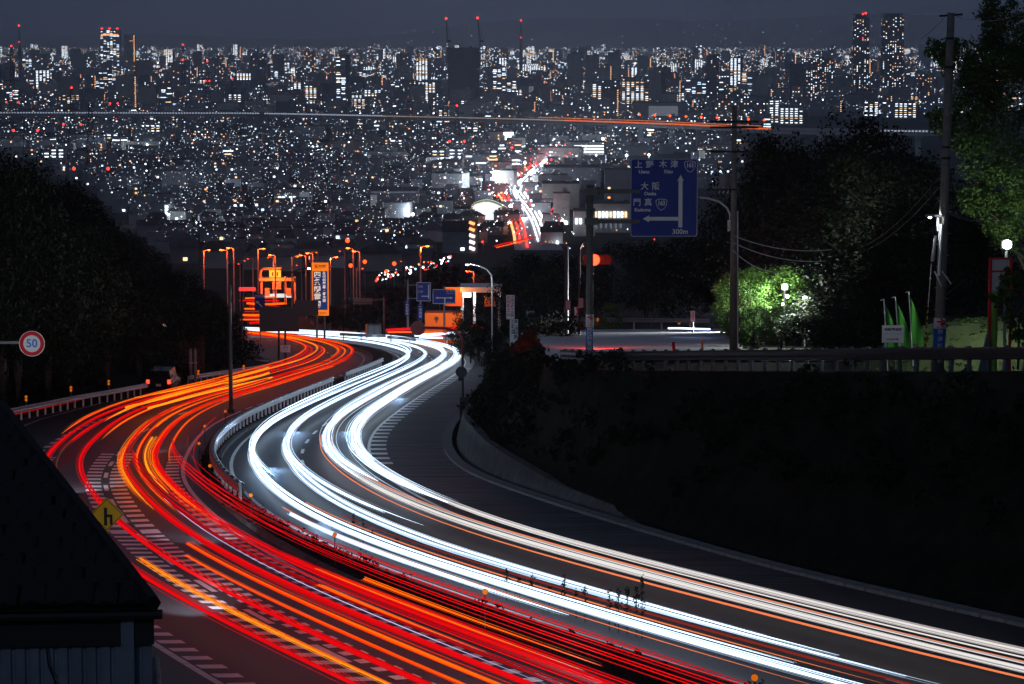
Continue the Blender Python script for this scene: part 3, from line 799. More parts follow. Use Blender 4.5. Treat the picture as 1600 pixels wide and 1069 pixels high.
lp = ax * Z(337) + Vector((-.44, -.15, -.05)); m = MB(); m.ball(lp, .055, 0, 8, .5); part('led', m, LEDW, t)
lamp_light(t, lp + Vector((0, -.02, -.1)), 60, (.88, .95, 1), .05)
m = MB(); m.tube([ax * Z(430) + Vector((-.1, -.17, 0)), ax * Z(350) + Vector((-.08, -.17, 0))], .05, 8); part('cable_guard', m, M_WSTEEL, t)
m = MB(); m.tube([ax * Z(447) + Vector((-.02, -.2, 0)), ax * Z(423) + Vector((-.25, -.22, 0))][::-1], .022, 6); m.tube([ax * Z(443) + Vector((.27, -.2, 0)), ax * Z(423) + Vector((-.02, -.2, 0))], .022, 6); part('crossarm', m, M_WSTEEL, t)
m = MB(); m.tube([ax * Z(360) + Vector((-.17, -.1, 0)), ax * Z(340) + Vector((-.17, -.1, 0))], .05, 8); m.tube([ax * Z(408) + Vector((-.31, -.12, 0)), ax * Z(368) + Vector((-.24, -.1, 0))], .055, 10); part('cable_closure', m, M_STEEL, t)
tp = ax * (Z(24)); m = MB(); m.tube([tp + Vector((-.35, 0, -.02)), tp + Vector((.35, 0, .03))], .035, 6); part('crossarm', m, M_DARK, t)
# guy wire
t = thing('guy_wire', 'white guy wire ending in a yellow and black striped sleeve', 'guy wire', b)
A_, B_ = Vector((-.27, -.1, Z(412))), Vector((-.47, -.4, Z(545)))
m = MB(); m.tube([A_, A_.lerp(B_, .52)], .014, 6); m.ball(A_.lerp(B_, .17), .035, 0, 8); part('wire', m, M_WSTEEL, t)
for k in range(14):
    m = MB(); a0, a1 = A_.lerp(B_, .5 + k * .0357), A_.lerp(B_, .5 + (k + 1) * .0357); m.tube([a0, a1], .02 + .012 * (k > 7), 7); part('stripe_band', m, M_SYEL if k % 2 else M_BLACK, t)

# nobori banners, notice board, orange bollard
for k, (x, y0, xb, yb) in enumerate(((1381, 468, 1388, 545), (1399, 464, 1408, 545), (1420, 456, 1428, 545))):
    Y = 90.0; a_ = at(x, y0, Y); bb = at(xb, yb, Y); zg = gz(bb.x, Y)
    t = thing('nobori_banner', '%s green banner flag on a white pole behind the guard rail' % ('shortest, first', 'middle', 'tallest, third')[k], 'banner', (bb.x, Y, zg), group='green banner flags')
    r0 = Vector((0, 0, -.1)); r1 = a_ - Vector((bb.x, Y, zg))
    m = MB(); m.tube([r0, r1], .016, 8); part('pole', m, M_WSTEEL, t)
    m = MB(); m.tube([r1 + Vector((-.12, 0, -.03)), r1], .01, 5); part('top_arm', m, M_WSTEEL, t)
    m = MB(); n = 10
    for i in range(n + 1):
        f = i / n; p0 = r1.lerp(r0, .03 + .6 * f); w = .34 * (1 - (1 - f) ** 2.2) * (1 if f < .85 else 1) + .02
        for j in range(5): m.v.append(tuple(p0 + Vector((.015 + w * j / 4, .05 * math.sin(j * 1.4 + f * 5 + k), -.02 * j))))
    for i in range(n):
        for j in range(4): m.f.append((i * 5 + j, i * 5 + j + 1, (i + 1) * 5 + j + 1, (i + 1) * 5 + j)); m.m.append(0)
    part('flag', m, mat('banner_green', (.02, .15, .008), .8), t, True)
c = at(1395, 522, 88); s_ = 1 / pxm(88); t = thing('notice_board', 'white notice board with black writing and a pink arrow behind the rail', 'sign', c)
board(t, (0, 0, 0), 34 * s_, 27 * s_, M_SWHITE, .03)
text('市民活動広場', 4.4 * s_, M_SBLK, t, (0, -.02, 7 * s_), bold=.004); text('テニスコート フットサルコート', 2.3 * s_, M_SBLK, t, (0, -.02, 0)); 
m = MB(); m.box((-2 * s_, -.02, -8 * s_), (16 * s_, .006, 1.8 * s_)); m.add([(6 * s_, -.021, -5.5 * s_), (6 * s_, -.021, -10.5 * s_), (10 * s_, -.021, -8 * s_)], [(0, 1, 2)]); part('arrow', m, mat('faded_pink', (.5, .16, .2), .6), t)
for dx in (-12, 11): 
    m = MB(); m.tube([(dx * s_, .03, -1.6), (dx * s_, .03, .1)], .02, 6); part('post', m, M_WSTEEL, t)
c = at(1358, 570, 91); t = thing('bollard', 'bright orange bollard behind the dark guard rail', 'bollard', (c.x, 91, gz(c.x, 91)))
m = MB(); m.tube([(0, 0, -.05), (0, 0, .75)], .05, 10); m.ball((0, 0, .75), .05, 0, 8, .6); part('body', m, mat('bollard_orange', (.9, .28, .02), .5), t); m = MB(); m.disc((0, 0, .02), .12, .05, 'z', 14); part('base', m, M_BLACK, t)
c = at(1190 / 5.71 + 850, 530, 128); c = at(1055, 535, 122); t = thing('bollard', 'red and dark leaning bollard on the side road kerb', 'bollard', (c.x, 122, gz(c.x, 122)))
m = MB(); m.tube([(0, 0, 0), (-.1, 0, .8)], .07, 10); part('body', m, M_SRED, t); m = MB(); m.disc((0, 0, .02), .16, .06, 'z', 14); part('base', m, M_BLACK, t)
c = at(1097.5, 537, 125); t = thing('bollard', 'slim amber marker post on the side road edge', 'bollard', (c.x, 125, gz(c.x, 125)))
m = MB(); m.tube([(0, 0, -.05), (0, 0, .85)], .045, 10); part('body', m, MATS['bollard_orange'], t); m = MB(); m.disc((0, 0, .02), .11, .05, 'z', 14); part('base', m, M_BLACK, t)

# grassy mound and its gate
mo = MB(); N = 40
ctr = at(1555, 545, 92)
for i in range(N + 1):
    for j in range(N + 1):
        u, v = -1 + 2 * i / N, -1 + 2 * j / N; r = math.hypot(u, v)
        x = ctr.x + u * 4.4; y = 94 + v * 6
        h = 1.75 * max(0, 1 - r ** 2.4) + (.10 * math.sin(9 * u + 4 * v) + .07 * math.sin(17 * v - 6 * u)) * max(0, 1 - r)
        mo.v.append((x, y, gz(x, y) - .05 + h))
for i in range(N):
    for j in range(N): mo.f.append((i * (N + 1) + j, (i + 1) * (N + 1) + j, (i + 1) * (N + 1) + j + 1, i * (N + 1) + j + 1)); mo.m.append(0)
struct('grass_mound', mo, mat('mown_grass', (.030, .055, .016), .95, col2=(.075, .085, .032), noise=.7, scale=1.4, bump=.7), None, True)
c = at(1545, 545, 84); c.z = gz(c.x, 84); s_ = 1 / pxm(84); Z = lambda y: at(1545, y, 84).z - c.z
t = thing('gate_frame', 'red and white steel gate frame at the picture edge by the mound', 'gate', c)
m = MB(); m.tube([(0, 0, -.1), (0, 0, Z(404))], .05, 10); part('post', m, M_SRED, t)
m = MB(); m.tube([(.62, 0, -.1), (.62, 0, Z(404))], .04, 10); part('post', m, M_SRED, t)
for y in (404, 424): m = MB(); m.tube([(0, 0, Z(y)), (.62, 0, Z(y))], .025, 8); part('crossbar', m, M_SRED, t)
m = MB(); m.box((.3, .03, Z(432)), (.56, .02, Z(405) - Z(458))); part('white_panel', m, mat('milky_panel', (.5, .52, .5), .6), t)
m = MB(); m.tube([(.14, -.05, -.1), (.14, -.05, Z(455))], .10, 12); part('green_column', m, mat('green_paint', (.16, .33, .04), .6, noise=.2), t)
c = at(1538, 545, 83.4); t = thing('leaning_panel', 'narrow green-white panel leaning beside the gate frame', 'panel', (c.x, 83.4, gz(c.x, 83.4)))
m = MB(); m.prism([(-.18, 0), (.10, 0), (.14, 1.15), (.05, 1.1)], 0, .03); part('board', m, mat('net_green', (.04, .16, .13), .7), t); m = MB(); m.tube([(-.18, -.01, 0), (.08, -.01, 1.15)], .012, 5); part('edge_trim', m, M_WSTEEL, t)
# flood lamp
c = at(1573, 382, 88); zg = gz(c.x, 88); t = thing('flood_lamp', 'bright white flood lamp on a pole among the leaves', 'flood lamp', (c.x, 88, zg)); hh = c.z - zg
m = MB(); m.tube([(0, .1, -.1), (0, .1, hh + .1)], .05, 8); part('pole', m, M_GREY, t)
m = MB(); m.box((0, .02, hh), (.34, .1, .28)); part('housing', m, M_DARK, t)
m = MB(); m.ball((0, -.06, hh), .14, 0, 12); part('lens', m, em('flood_white', (.85, 1.0, .85), 40.0), t, True)
fl = lamp_light(t, (0, .25, hh), 520, (.86, 1, .80), .15, 165); fl.rotation_euler = Vector((-.25, 1.0, -.55)).to_track_quat('-Z', 'Y').to_euler()
# lamp behind the lit tree, and the fence shed it lights
c = at(1226, 448, 146); zg = gz(c.x, 146); t = thing('flood_lamp', 'glaring white lamp hidden in the lit green tree', 'flood lamp', (c.x, 146, zg)); hh = c.z - zg
m = MB(); m.tube([(0, .1, -.1), (0, .1, hh + .1)], .035, 8); part('pole', m, M_BLACK, t)
m = MB(); m.box((0, 0, hh), (.34, .12, .34)); part('housing', m, M_BLACK, t)
m = MB(); m.ball((0, -.1, hh), .16, 0, 12); m.ball((.14, -.1, hh - .5), .09, 0, 12); m.ball((-.1, -.1, hh - .9), .07, 0, 12); part('lens', m, em('panel_white', (.9, 1, .95), 10.0), t, True)
lamp_light(t, (0, -1.6, hh - .3), 2000, (.92, 1, .92), .3)
c = at(1258, 466, 150); t = thing('small_lamp', 'small white star-bright lamp below the lit tree', 'lamp', (c.x, 150, gz(c.x, 150)))
hh = c.z - gz(c.x, 150); m = MB(); m.tube([(0, .05, 0), (0, .05, hh)], .04, 6); part('pole', m, M_GREY, t); m = MB(); m.ball((0, 0, hh), .13, 0, 10); part('globe', m, LEDW, t, True)
lamp_light(t, (-.3, -1.2, hh + .2), 800, (.95, 1, .92), .2)

# utility pole in the middle (photo 1143)
YM = 130.0; b = at(1146, 545, YM); b.z = gz(b.x, YM) - .1; Z = lambda y: at(1146, y, YM).z - b.z; s_ = 1 / pxm(YM)
t = thing('utility_pole', 'utility pole with a transformer and service wires beside the lit tree', 'utility pole', b)
m = MB(); m.tube([(0, 0, -.3), (-.05, 0, Z(165))], [.19, .11], 14); part('shaft', m, M_POLE, t, True)
m = MB(); m.tube([(-.48, -.05, Z(292)), (-.48, -.05, Z(272))], .24, 14); part('transformer', m, M_GREY, t)
m = MB(); m.box((-.4, -.05, Z(296)), (1.0, .3, .08)); part('platform', m, M_DARK, t)
for y in (190, 199, 237): m = MB(); m.box((-.05, -.1, Z(y)), (2.2, .09, .1)); part('crossarm', m, M_DARK, t)
for k in range(3): m = MB(); m.tube([(-.75 + .2 * k, -.1, Z(302)), (-.68 + .2 * k, -.1, Z(298))], .03, 6); part('fuse', m, M_WSTEEL, t)
m = MB(); m.tube([(-.25, -.1, Z(357)), (-.22, -.1, Z(335)), (-.35, -.1, Z(325)), (-.7, -.1, Z(315)), (-1.2, -.1, Z(310)), (-1.6, -.1, Z(308.5))], .045, 8); part('lamp_arm', m, M_WSTEEL, t)
m = MB(); m.box((-.25, -.12, Z(352)), (.14, .1, .5)); part('junction_box', m, M_STEEL, t)
m = MB(); m.tube([(.19, -.05, Z(545)), (.14, -.05, Z(330))], .035, 6); part('cable_guard', m, M_WSTEEL, t)
m = MB(); m.ball((-1.7, -.1, Z(307)), .12, 0, 8, .5); part('lamp_head', m, M_GREY, t)

def wire(label, a, b_, sag, r=.012, mt=M_DARK, n=14):
    a, b_ = Vector(a), Vector(b_); pts = []
    for i in range(n + 1):
        f = i / n; p = a.lerp(b_, f); p.z -= sag * 4 * f * (1 - f); pts.append(p - a)
    m = MB(); m.tube(pts, r, 5); return one('overhead_wire', m, mt, label, 'wire', 'overhead wires', loc=a)
wire('upper overhead wire from the near utility pole down to the dark trees', at(1468, 276, YU), at(1340, 388, 120), .35, .008)
wire('lower overhead wire from the near utility pole down to the dark trees', at(1468, 292, YU), at(1338, 396, 120), .35, .008)
for k, (y0, x1, y1) in enumerate(((367, 1300, 390), (378, 1290, 408), (389, 1220, 425))):
    wire('%s service wire leaving the middle utility pole over the lit tree' % ('top', 'second', 'lowest')[k], at(1143, y0, YM), at(x1, y1, 125), .3, .018, M_WSTEEL)
wire('wire running off the near utility pole past the picture edge', at(1487, 22, YU), at(1640, -5, 75), .4, .009)
wire('slanted wire from the top of the near utility pole to the leaves', at(1478, 24, YU), at(1440, 60, 80), .05, .009)
wire('wire looping from the near utility pole toward the flood lamp', at(1478, 333, YU), at(1600, 333, 88), .25, .009, M_GREY)
for k, (x, w) in enumerate(((885, .16), (905, .10))):
    Y = 180; p = at(x, 510, Y); p.z = gz(p.x, Y); H = at(x, 375 if k else 385, Y).z - p.z
    t = thing('slim_pole', ('thick dark pole left of the red signal', 'thin red-lit lamp post just left of the red signal')[k], 'pole', p)
    m = MB(); m.tube([(0, 0, -.2), (0, 0, H)] if k == 0 else [(0, 0, -.2), (0, 0, H - .6), (.15, 0, H - .2), (.5, 0, H)], w * .8, 8); part('shaft', m, M_DARK, t); m = MB(); m.box((.1, -.1, H * .35), (.3, .25, .6)); part('box', m, M_GREY, t)

# ------------------------------------------------------------------ parked car
b = P(256, 611); t = thing('parked_car', 'dark parked car on the verge with glowing red tail lights', 'car', b, rz=-.05)
prof = [(-2.1, .35), (-2.15, .75), (-2.05, 1.0), (-1.75, 1.62), (.6, 1.66), (1.15, 1.1), (2.0, .95), (2.15, .6), (2.1, .35)]
m = MB(); n = len(prof)
for sx_, ins in ((-1, 0), (1, 0)):
    for y, z in prof:
        w = .86 if z < 1.1 else .70
        m.v.append((sx_ * w, y, z))
for j in range(n): m.f.append((j, (j + 1) % n, n + (j + 1) % n, n + j)); m.m.append(0)
m.f += [tuple(range(n))[::-1], tuple(range(n, 2 * n))]; m.m += [0, 0]
part('body', m, mat('car_paint', (.015, .015, .018), .25, .3), t)
m = MB(); m.add([(-.62, -2.04, 1.08), (.62, -2.04, 1.08), (.56, -1.80, 1.56), (-.56, -1.80, 1.56)], [(0, 1, 2, 3)]); part('rear_window', m, mat('car_glass', (.01, .01, .012), .05), t)
for sx_ in (-1, 1):
    m = MB(); m.box((sx_ * .74, -2.13, .9), (.2, .1, .26)); part('tail_light', m, em('tail_lamp', (1, .02, .008), 7, True), t)
    for y in (-1.3, 1.35):
        m = MB(); m.disc((sx_ * .78, y, .32), .32, .2, 'x', 16); w_ = part('wheel', m, M_BLACK, t)
    m = MB(); m.box((sx_ * .98, .7, 1.05), (.2, .14, .14)); part('side_mirror', m, MATS['car_paint'], t)
m = MB(); m.box((0, -2.15, .68), (.34, .02, .17)); part('number_plate', m, M_SWHITE, t)
b = P(302, 603); t = thing('twin_post', 'pair of pale round-topped posts beyond the parked car', 'post', b)
for dx in (-.16, .16):
    m = MB(); m.tube([(dx, 0, -.2), (dx, 0, 2.6)], .11, 10); m.ball((dx, 0, 2.6), .11, 0, 10, 1.6); part('post', m, M_CONC, t, True)
m = MB(); m.box((0, -.02, 1.7), (.6, .26, .04)); part('band', m, M_WSTEEL, t)
b = P(268, 602); t = thing('board_fence', 'short rust-brown board fence behind the parked car', 'fence', b + Vector((0, 6, 0)))
for k in range(9):
    m = MB(); m.box((-1.1 + k * .34, k * .05, 1.2 + .06 * (k % 3)), (.31, .05, 2.5 + .12 * k)); part('plank', m, mat('rust_board', (.07, .03, .025), .8, noise=.3), t)
for z in (.6, 1.8): m = MB(); m.box((.25, .3, z), (3.0, .06, .1), rz=.14); part('rail', m, M_GREY, t)

# ------------------------------------------------------------------ shed in the corner
M_CORR = mat('corrugated_sheet', (.30, .33, .40), .5, .3, noise=.25, scale=1.5)
sc_ = at(236, 912, 35.0); t = thing('metal_shed', 'dark shed with ribbed metal wall and tiled roof in the corner', 'shed', sc_, rz=math.radians(6))
m = MB(); wdt = 5.0; xs_ = []
x = 0.0
while x > -wdt:
    xs_ += [(x, 0), (x - .11, 0), (x - .13, .035), (x - .155, .035)]; x -= .175
for (xx, yy) in xs_: m.v.append((xx, yy, -.35)); m.v.append((xx, yy, -6.0))
for k in range(len(xs_) - 1): m.f.append((2 * k, 2 * k + 2, 2 * k + 3, 2 * k + 1)); m.m.append(0)
part('front_wall', m, M_CORR, t)
m = MB(); m.box((-2.5, -.03, -.55), (5.06, .06, .42)); part('fascia', m, mat('dark_board', (.03, .03, .034), .7), t)
m = MB(); m.tube([(-5, -.16, -.34), (.14, -.16, -.36)], .06, 8); part('gutter', m, MATS['dark_board'], t)
m = MB(); m.box((-.30, -.05, -3.0), (.16, .07, 5.2)); part('corner_trim', m, M_CORR, t)
m = MB(); m.tube([(-1.32, -.04, -.6), (-1.28, -.05, -1.0), (-1.18, -.06, -1.25), (-1.15, -.05, -1.9)], .012, 5); part('loose_cable', m, M_BLACK, t)
M_TILE = mat('roof_tile', (.006, .006, .007), .85, noise=.4, scale=5)
# pitched roof: course after course of tiles, ridge running away to the left
e0 = Vector((.0, -.25, -.22)); ridge = at(-2, 636, 44.5) - sc_
ridge = Matrix.Rotation(-math.radians(6), 3, 'Z') @ ridge
up_ = ridge - e0; ncr = 15
tl = MB(); tl.add([(.0, 0, 0), (-.30, 0, 0), (-.30, .55, .0), (0, .55, 0), (-.15, 0, .05), (-.15, .55, .05), (-.15, 0, -.02)], [(0, 4, 5, 3), (4, 1, 2, 5), (0, 6, 4), (4, 6, 1)]); tlm = tl.mesh('tile', M_TILE)
mr = MB(); q0, q1 = e0, e0 + up_
mr.add([q0 + Vector((0, 0, -.06)), q0 + Vector((-5.5, 0, -.06)), q1 + Vector((-5.5, 0, -.06)), q1 + Vector((0, 0, -.06))], [(0, 1, 2, 3)]); rf = part('roof', mr, M_TILE, t)
tilt = math.atan2(up_.z, up_.y)
m = MB(); wx, wy_, wz = up_.x, up_.y, up_.z; m.add([(-.04, .02, -6), (-.04, .02, -.42), (wx - .04, wy_, wz - .45), (wx - .04, wy_, -6), (-.10, .02, -6), (-.10, .02, -.42), (wx - .10, wy_, wz - .45), (wx - .10, wy_, -6)], [(0, 1, 2, 3), (7, 6, 5, 4), (0, 4, 5, 1), (1, 5, 6, 2), (2, 6, 7, 3)]); part('side_wall', m, M_CORR, t)
for k in range(ncr):
    for j in range(14):
        o = link('tile', tlm, rf); p = e0 + up_ * (k / ncr); o.location = p + Vector((-.10 - .31 * j + random.uniform(-.01, .03), 0, .02 + random.uniform(0, .02))); o.rotation_euler = (tilt + .05, random.uniform(-.03, .03), random.uniform(-.03, .03)); o.scale = (1, up_.length / ncr / .5, 1)
m = MB(); m.tube([e0 + Vector((.03, 0, .02)), e0 + up_ + Vector((.03, 0, .02))], .10, 6); part('verge', m, M_TILE, t)
b = at(245, 1069, 45); one('roadside_rail', MB().tube([(-.12, .8, .22), (.0, 0, .06), (.22, -1.2, -.25)], .07, 8), M_CONC, 'pale low rail end beside the ribbed shed wall', 'rail', loc=b)

# ------------------------------------------------------------------ trees and undergrowth
def leaf_cloud(seed, rad, nclump, leaves, size, clump_r=.32, flat=1.0):
    g = np.random.default_rng(seed)
    c = g.normal(size=(nclump, 3)); c /= np.linalg.norm(c, axis=1)[:, None]; c *= (g.uniform(.25, 1, nclump) ** .5)[:, None]
    c[:, 2] *= flat
    idx = g.integers(0, nclump, leaves); d = g.normal(size=(leaves, 3)); d /= np.linalg.norm(d, axis=1)[:, None]
    cr = g.uniform(.6, 1.25, nclump)[idx] * clump_r
    p = (c[idx] + d * (cr * g.uniform(.45, 1.05, leaves))[:, None]) * np.array(rad)
    n = d + g.normal(size=(leaves, 3)) * .6; n /= np.linalg.norm(n, axis=1)[:, None]
    a = np.cross(n, g.normal(size=(leaves, 3))); a /= np.linalg.norm(a, axis=1)[:, None]; b = np.cross(n, a)
    s = size * g.uniform(.6, 1.4, leaves)[:, None]
    v = np.stack([p - a * s, p + b * s * .5, p + a * s, p - b * s * .5], 1).reshape(-1, 3)
    return v
def leaf_mesh(name, v, mt):
    n = len(v) // 4; me = bpy.data.meshes.new(name)
    me.vertices.add(len(v)); me.vertices.foreach_set('co', v.astype(np.float32).ravel())
    me.loops.add(n * 4); me.loops.foreach_set('vertex_index', np.arange(n * 4, dtype=np.int32))
    me.polygons.add(n); me.polygons.foreach_set('loop_start', np.arange(0, n * 4, 4, dtype=np.int32)); me.polygons.foreach_set('loop_total', np.full(n, 4, dtype=np.int32))
    me.materials.append(mt); me.update(calc_edges=True); return me
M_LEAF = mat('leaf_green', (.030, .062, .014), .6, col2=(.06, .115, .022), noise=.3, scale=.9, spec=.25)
M_LEAF_UNLIT = mat('leaf_unlit', (.007, .012, .004), .8, noise=.4, scale=.8, spec=.15)  # darkness of unlit foliage put into the leaf colour
M_LEAF_LIT = mat('leaf_lit_green', (.04, .11, .016), .6, col2=(.085, .17, .026), noise=.3, scale=.9, spec=.2)  # brighter copy for lamplit trees, light put into the leaf colour
M_BARK = mat('bark', (.045, .035, .026), .9, noise=.4, scale=4, bump=.4)
TREES = []
for k in range(4):
    v = leaf_cloud(40 + k, (3.2, 3.2, 3.4), 40, 9500, .105)
    TREES.append((leaf_mesh('crown', v, M_LEAF_UNLIT), leaf_mesh('crown', v, M_LEAF_LIT)))
tb = MB(); tb.tube([(0, 0, -1), (.05, 0, 1.6), (-.05, .1, 4.2), (0, 0, 6.5)], [.24, .19, .13, .05], 8)
for a_ in range(6):
    w = a_ * 1.05; tb.tube([(0, 0, 2.4 + .35 * a_), (.8 * math.cos(w), .8 * math.sin(w), 3.4 + .4 * a_), (1.9 * math.cos(w), 1.9 * math.sin(w), 4.4 + .45 * a_)], [.09, .06, .02], 5)
TRUNK = tb.mesh('trunk', M_BARK)
def tree(label, loc, H, W=None, lit=False, k=None, group=None, name='tree', ground=None):
    k = random.randrange(4) if k is None else k
    t = thing(name, label, 'tree', loc, random.uniform(0, 6.28), group)
    s_ = H / 8.4; w = (W or H * .8) / 6.8
    o = link('trunk', TRUNK, t); o.scale = (w, w, s_)
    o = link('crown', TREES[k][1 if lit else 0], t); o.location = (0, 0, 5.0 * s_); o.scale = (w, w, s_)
    return t
# the black wooded hill on the left: crown tops follow its skyline
sk = [(-10, 222, 150), (30, 236, 160), (62, 252, 150), (95, 268, 165), (120, 286, 160), (150, 315, 168), (178, 340, 175), (197, 362, 180), (228, 380, 190), (255, 402, 200), (278, 432, 215), (300, 452, 225), (322, 456, 250), (345, 476, 260), (362, 500, 270)]
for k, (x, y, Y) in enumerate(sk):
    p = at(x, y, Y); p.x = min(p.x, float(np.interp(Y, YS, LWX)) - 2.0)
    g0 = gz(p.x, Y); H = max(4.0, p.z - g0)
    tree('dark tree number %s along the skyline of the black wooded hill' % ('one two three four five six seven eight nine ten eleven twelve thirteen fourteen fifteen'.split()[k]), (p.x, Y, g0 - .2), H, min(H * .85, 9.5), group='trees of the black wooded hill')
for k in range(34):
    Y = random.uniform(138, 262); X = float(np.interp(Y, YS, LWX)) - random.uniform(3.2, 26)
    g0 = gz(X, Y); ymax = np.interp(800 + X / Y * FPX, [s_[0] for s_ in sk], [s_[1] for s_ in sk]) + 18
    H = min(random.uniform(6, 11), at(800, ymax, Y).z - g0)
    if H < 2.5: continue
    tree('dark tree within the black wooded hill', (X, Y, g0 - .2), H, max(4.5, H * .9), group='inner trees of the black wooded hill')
# undergrowth at the foot of that hill and on the right bank
def mass(name, label, pts, size, mt, seed, kind='stuff', cat='undergrowth'):
    g = np.random.default_rng(seed); vs = []
    for (x, y, z, r, n) in pts:
        v = leaf_cloud(int(g.integers(1e6)), (r, r, r * .8), 9, n, size, .45); vs.append(v + np.array([x, y, z + r * .35]))
    o = link(name, leaf_mesh(name, np.concatenate(vs), mt)); return tag(o, label, cat, kind=kind)
pts = []
for k in range(60):
    Y = random.uniform(150, 265); X = float(np.interp(Y, YS, LWX)) - random.uniform(2.4, 4.5); pts.append((X, Y, gz(X, Y), random.uniform(1.2, 2.2), 260))
mass('undergrowth', 'dark undergrowth along the foot of the wooded hill', pts, .16, M_LEAF_UNLIT, 5)
pts = []
for k in range(460):
    Y = random.uniform(58, 240); k0, r0 = float(np.interp(Y, YS, KX)), float(np.interp(Y, YS, RXX)); X = k0 + (r0 - k0) * random.uniform(.3, .84) if Y < 175 else k0 + random.uniform(1.2, 6)
    if X < k0 + 1.5: continue
    r = random.uniform(.35, .8) if Y < 175 else random.uniform(.6, 1.3)
    pts.append((X, Y, gz(X, Y), r, 150))
mass('bank_weeds', 'dark weeds and low shrubs covering the unlit bank', pts, .10, M_LEAF_UNLIT, 6)
# shrub spikes on the median
for k, (x, y, h) in enumerate(((553, 842, .55), (568, 850, .5), (583, 858, .3), (620, 872, .35), (792, 938, .55), (812, 942, .4), (832, 946, .5), (858, 954, .35), (882, 962, .75), (900, 966, .45), (914, 972, .6), (952, 985, .7), (966, 989, .8), (980, 992, .9), (994, 995, .9), (1003, 998, 1.25))):
    i = P(x, y); X = i.x; zz = pz(i.y) + .15; v = []
    g = np.random.default_rng(200 + k)
    for q in range(int(40 + 60 * h)):
        f = g.uniform(0, 1); v.append(leaf_cloud(int(g.integers(1e6)), (.05, .05, .05), 2, 1, .035)[:4] + np.array([g.normal() * .05 * (1.2 - f), g.normal() * .05, .1 + f * h]))
    t = thing('median_shrub', 'dark spiky weed on the median, %s from the far end of the row' % ('first second third fourth fifth sixth seventh eighth ninth tenth eleventh twelfth thirteenth fourteenth fifteenth sixteenth'.split()[k]), 'weed', (X, i.y, zz), group='weeds silhouetted on the median')
    link('leaves', leaf_mesh('leaves', np.concatenate(v), M_LEAF_UNLIT), t); m = MB(); m.tube([(0, 0, -.2), (0, 0, h)], .012, 5); part('stem', m, M_BARK, t)
pts = []
for k in range(170):
    Y = random.uniform(48, 125); a_, b_ = float(np.interp(Y, YS, MLX)), float(np.interp(Y, YS, MRX)); X = a_ + (b_ - a_) * random.uniform(.2, .8); pts.append((X, Y, pz(Y) + .18, random.uniform(.12, .28), 60))
mass('median_grass', 'low ragged grass growing along the median', pts, .05, M_LEAF_UNLIT, 8, cat='grass')
# trees on the right and beyond the bend
R_T = [(1195, 225, 200, 9, 0), (1240, 196, 215, 11, 0), (1290, 190, 210, 12, 0), (1340, 196, 190, 10, 0), (1390, 212, 170, 10, 0), (1430, 225, 150, 9, 0), (1165, 262, 225, 8, 0), (1215, 300, 200, 9, 0), (1280, 300, 170, 10, 0), (1350, 310, 160, 10, 0), (1410, 320, 140, 9, 0), (1455, 300, 120, 8, 0),
       (1120, 330, 240, 8, 0), (1080, 372, 245, 8, 0), (1010, 380, 250, 9, 0), (960, 385, 250, 9, 0), (860, 385, 270, 9, 0), (905, 400, 260, 9, 0), (1050, 400, 242, 8, 0), (820, 400, 300, 8, 0), (1320, 420, 150, 7, 0), (1380, 430, 130, 6, 0), (1300, 470, 135, 5, 0), (1340, 470, 120, 5, 0)]
for k, (x, y, Y, W_, lit) in enumerate(sorted(R_T)):
    p = at(x, y, Y); g0 = gz(p.x, Y) if Y < 400 else cz(Y)
    tree('dark tree beyond the upper road, %s in the row counted from the signal pole side' % ('first second third fourth fifth sixth seventh eighth ninth tenth eleventh twelfth thirteenth fourteenth fifteenth sixteenth seventeenth eighteenth nineteenth twentieth twenty-first twenty-second twenty-third twenty-fourth'.split()[k]), (p.x, Y, g0 - .3), p.z - g0, W_, group='dark trees beyond the upper road')
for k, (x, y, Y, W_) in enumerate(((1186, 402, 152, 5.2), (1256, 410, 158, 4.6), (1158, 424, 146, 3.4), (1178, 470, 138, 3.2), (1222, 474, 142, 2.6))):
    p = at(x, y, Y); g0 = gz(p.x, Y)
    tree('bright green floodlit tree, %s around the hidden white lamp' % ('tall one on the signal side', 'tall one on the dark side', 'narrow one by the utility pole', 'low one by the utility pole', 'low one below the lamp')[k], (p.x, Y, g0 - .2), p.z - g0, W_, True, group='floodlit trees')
# near tree filling the upper right corner
c = at(1580, 200, 93); g0 = gz(c.x, 93); t = thing('tree', 'big dark leafy tree filling the upper edge beside the near utility pole', 'tree', (c.x + .6, 93, g0))
m = MB(); m.tube([(.5, 0, -.3), (.4, .1, 2.5), (.1, 0, 5), (0, 0, 7.4)], [.22, .18, .12, .04], 10)
for a_ in range(9):
    w = a_ * .9; m.tube([(.15, 0, 2 + .5 * a_), (.9 * math.cos(w), .9 * math.sin(w), 2.8 + .5 * a_), (1.9 * math.cos(w), 1.6 * math.sin(w), 3.6 + .48 * a_)], [.07, .05, .015], 5)
part('trunk', m, M_BARK, t, True)
cl = []
for (x, y, r, n) in ((1590, 60, 1.0, 2600), (1545, 95, .9, 2200), (1500, 95, .55, 900), (1475, 80, .4, 500), (1585, 140, 1.2, 3200), (1520, 150, .8, 1800), (1560, 215, 1.1, 2800), (1500, 205, .55, 900), (1465, 190, .35, 350), (1590, 280, 1.1, 2600), (1530, 300, .7, 1300), (1575, 345, .8, 1500), (1560, 20, .5, 700)):
    r *= 1.2; p = at(x, y, 93); v = leaf_cloud(900 + x, (r, r, r), 18, int(n * 2), .055, .42); cl.append(v + np.array([p.x - c.x - .6, random.uniform(-.6, .6), p.z - g0]))
link('crown', leaf_mesh('crown', np.concatenate(cl), M_LEAF), t)
t = thing('bush', 'green bush with lit leaves in front of the gate frame', 'bush', at(1590, 470, 82)); cl = []
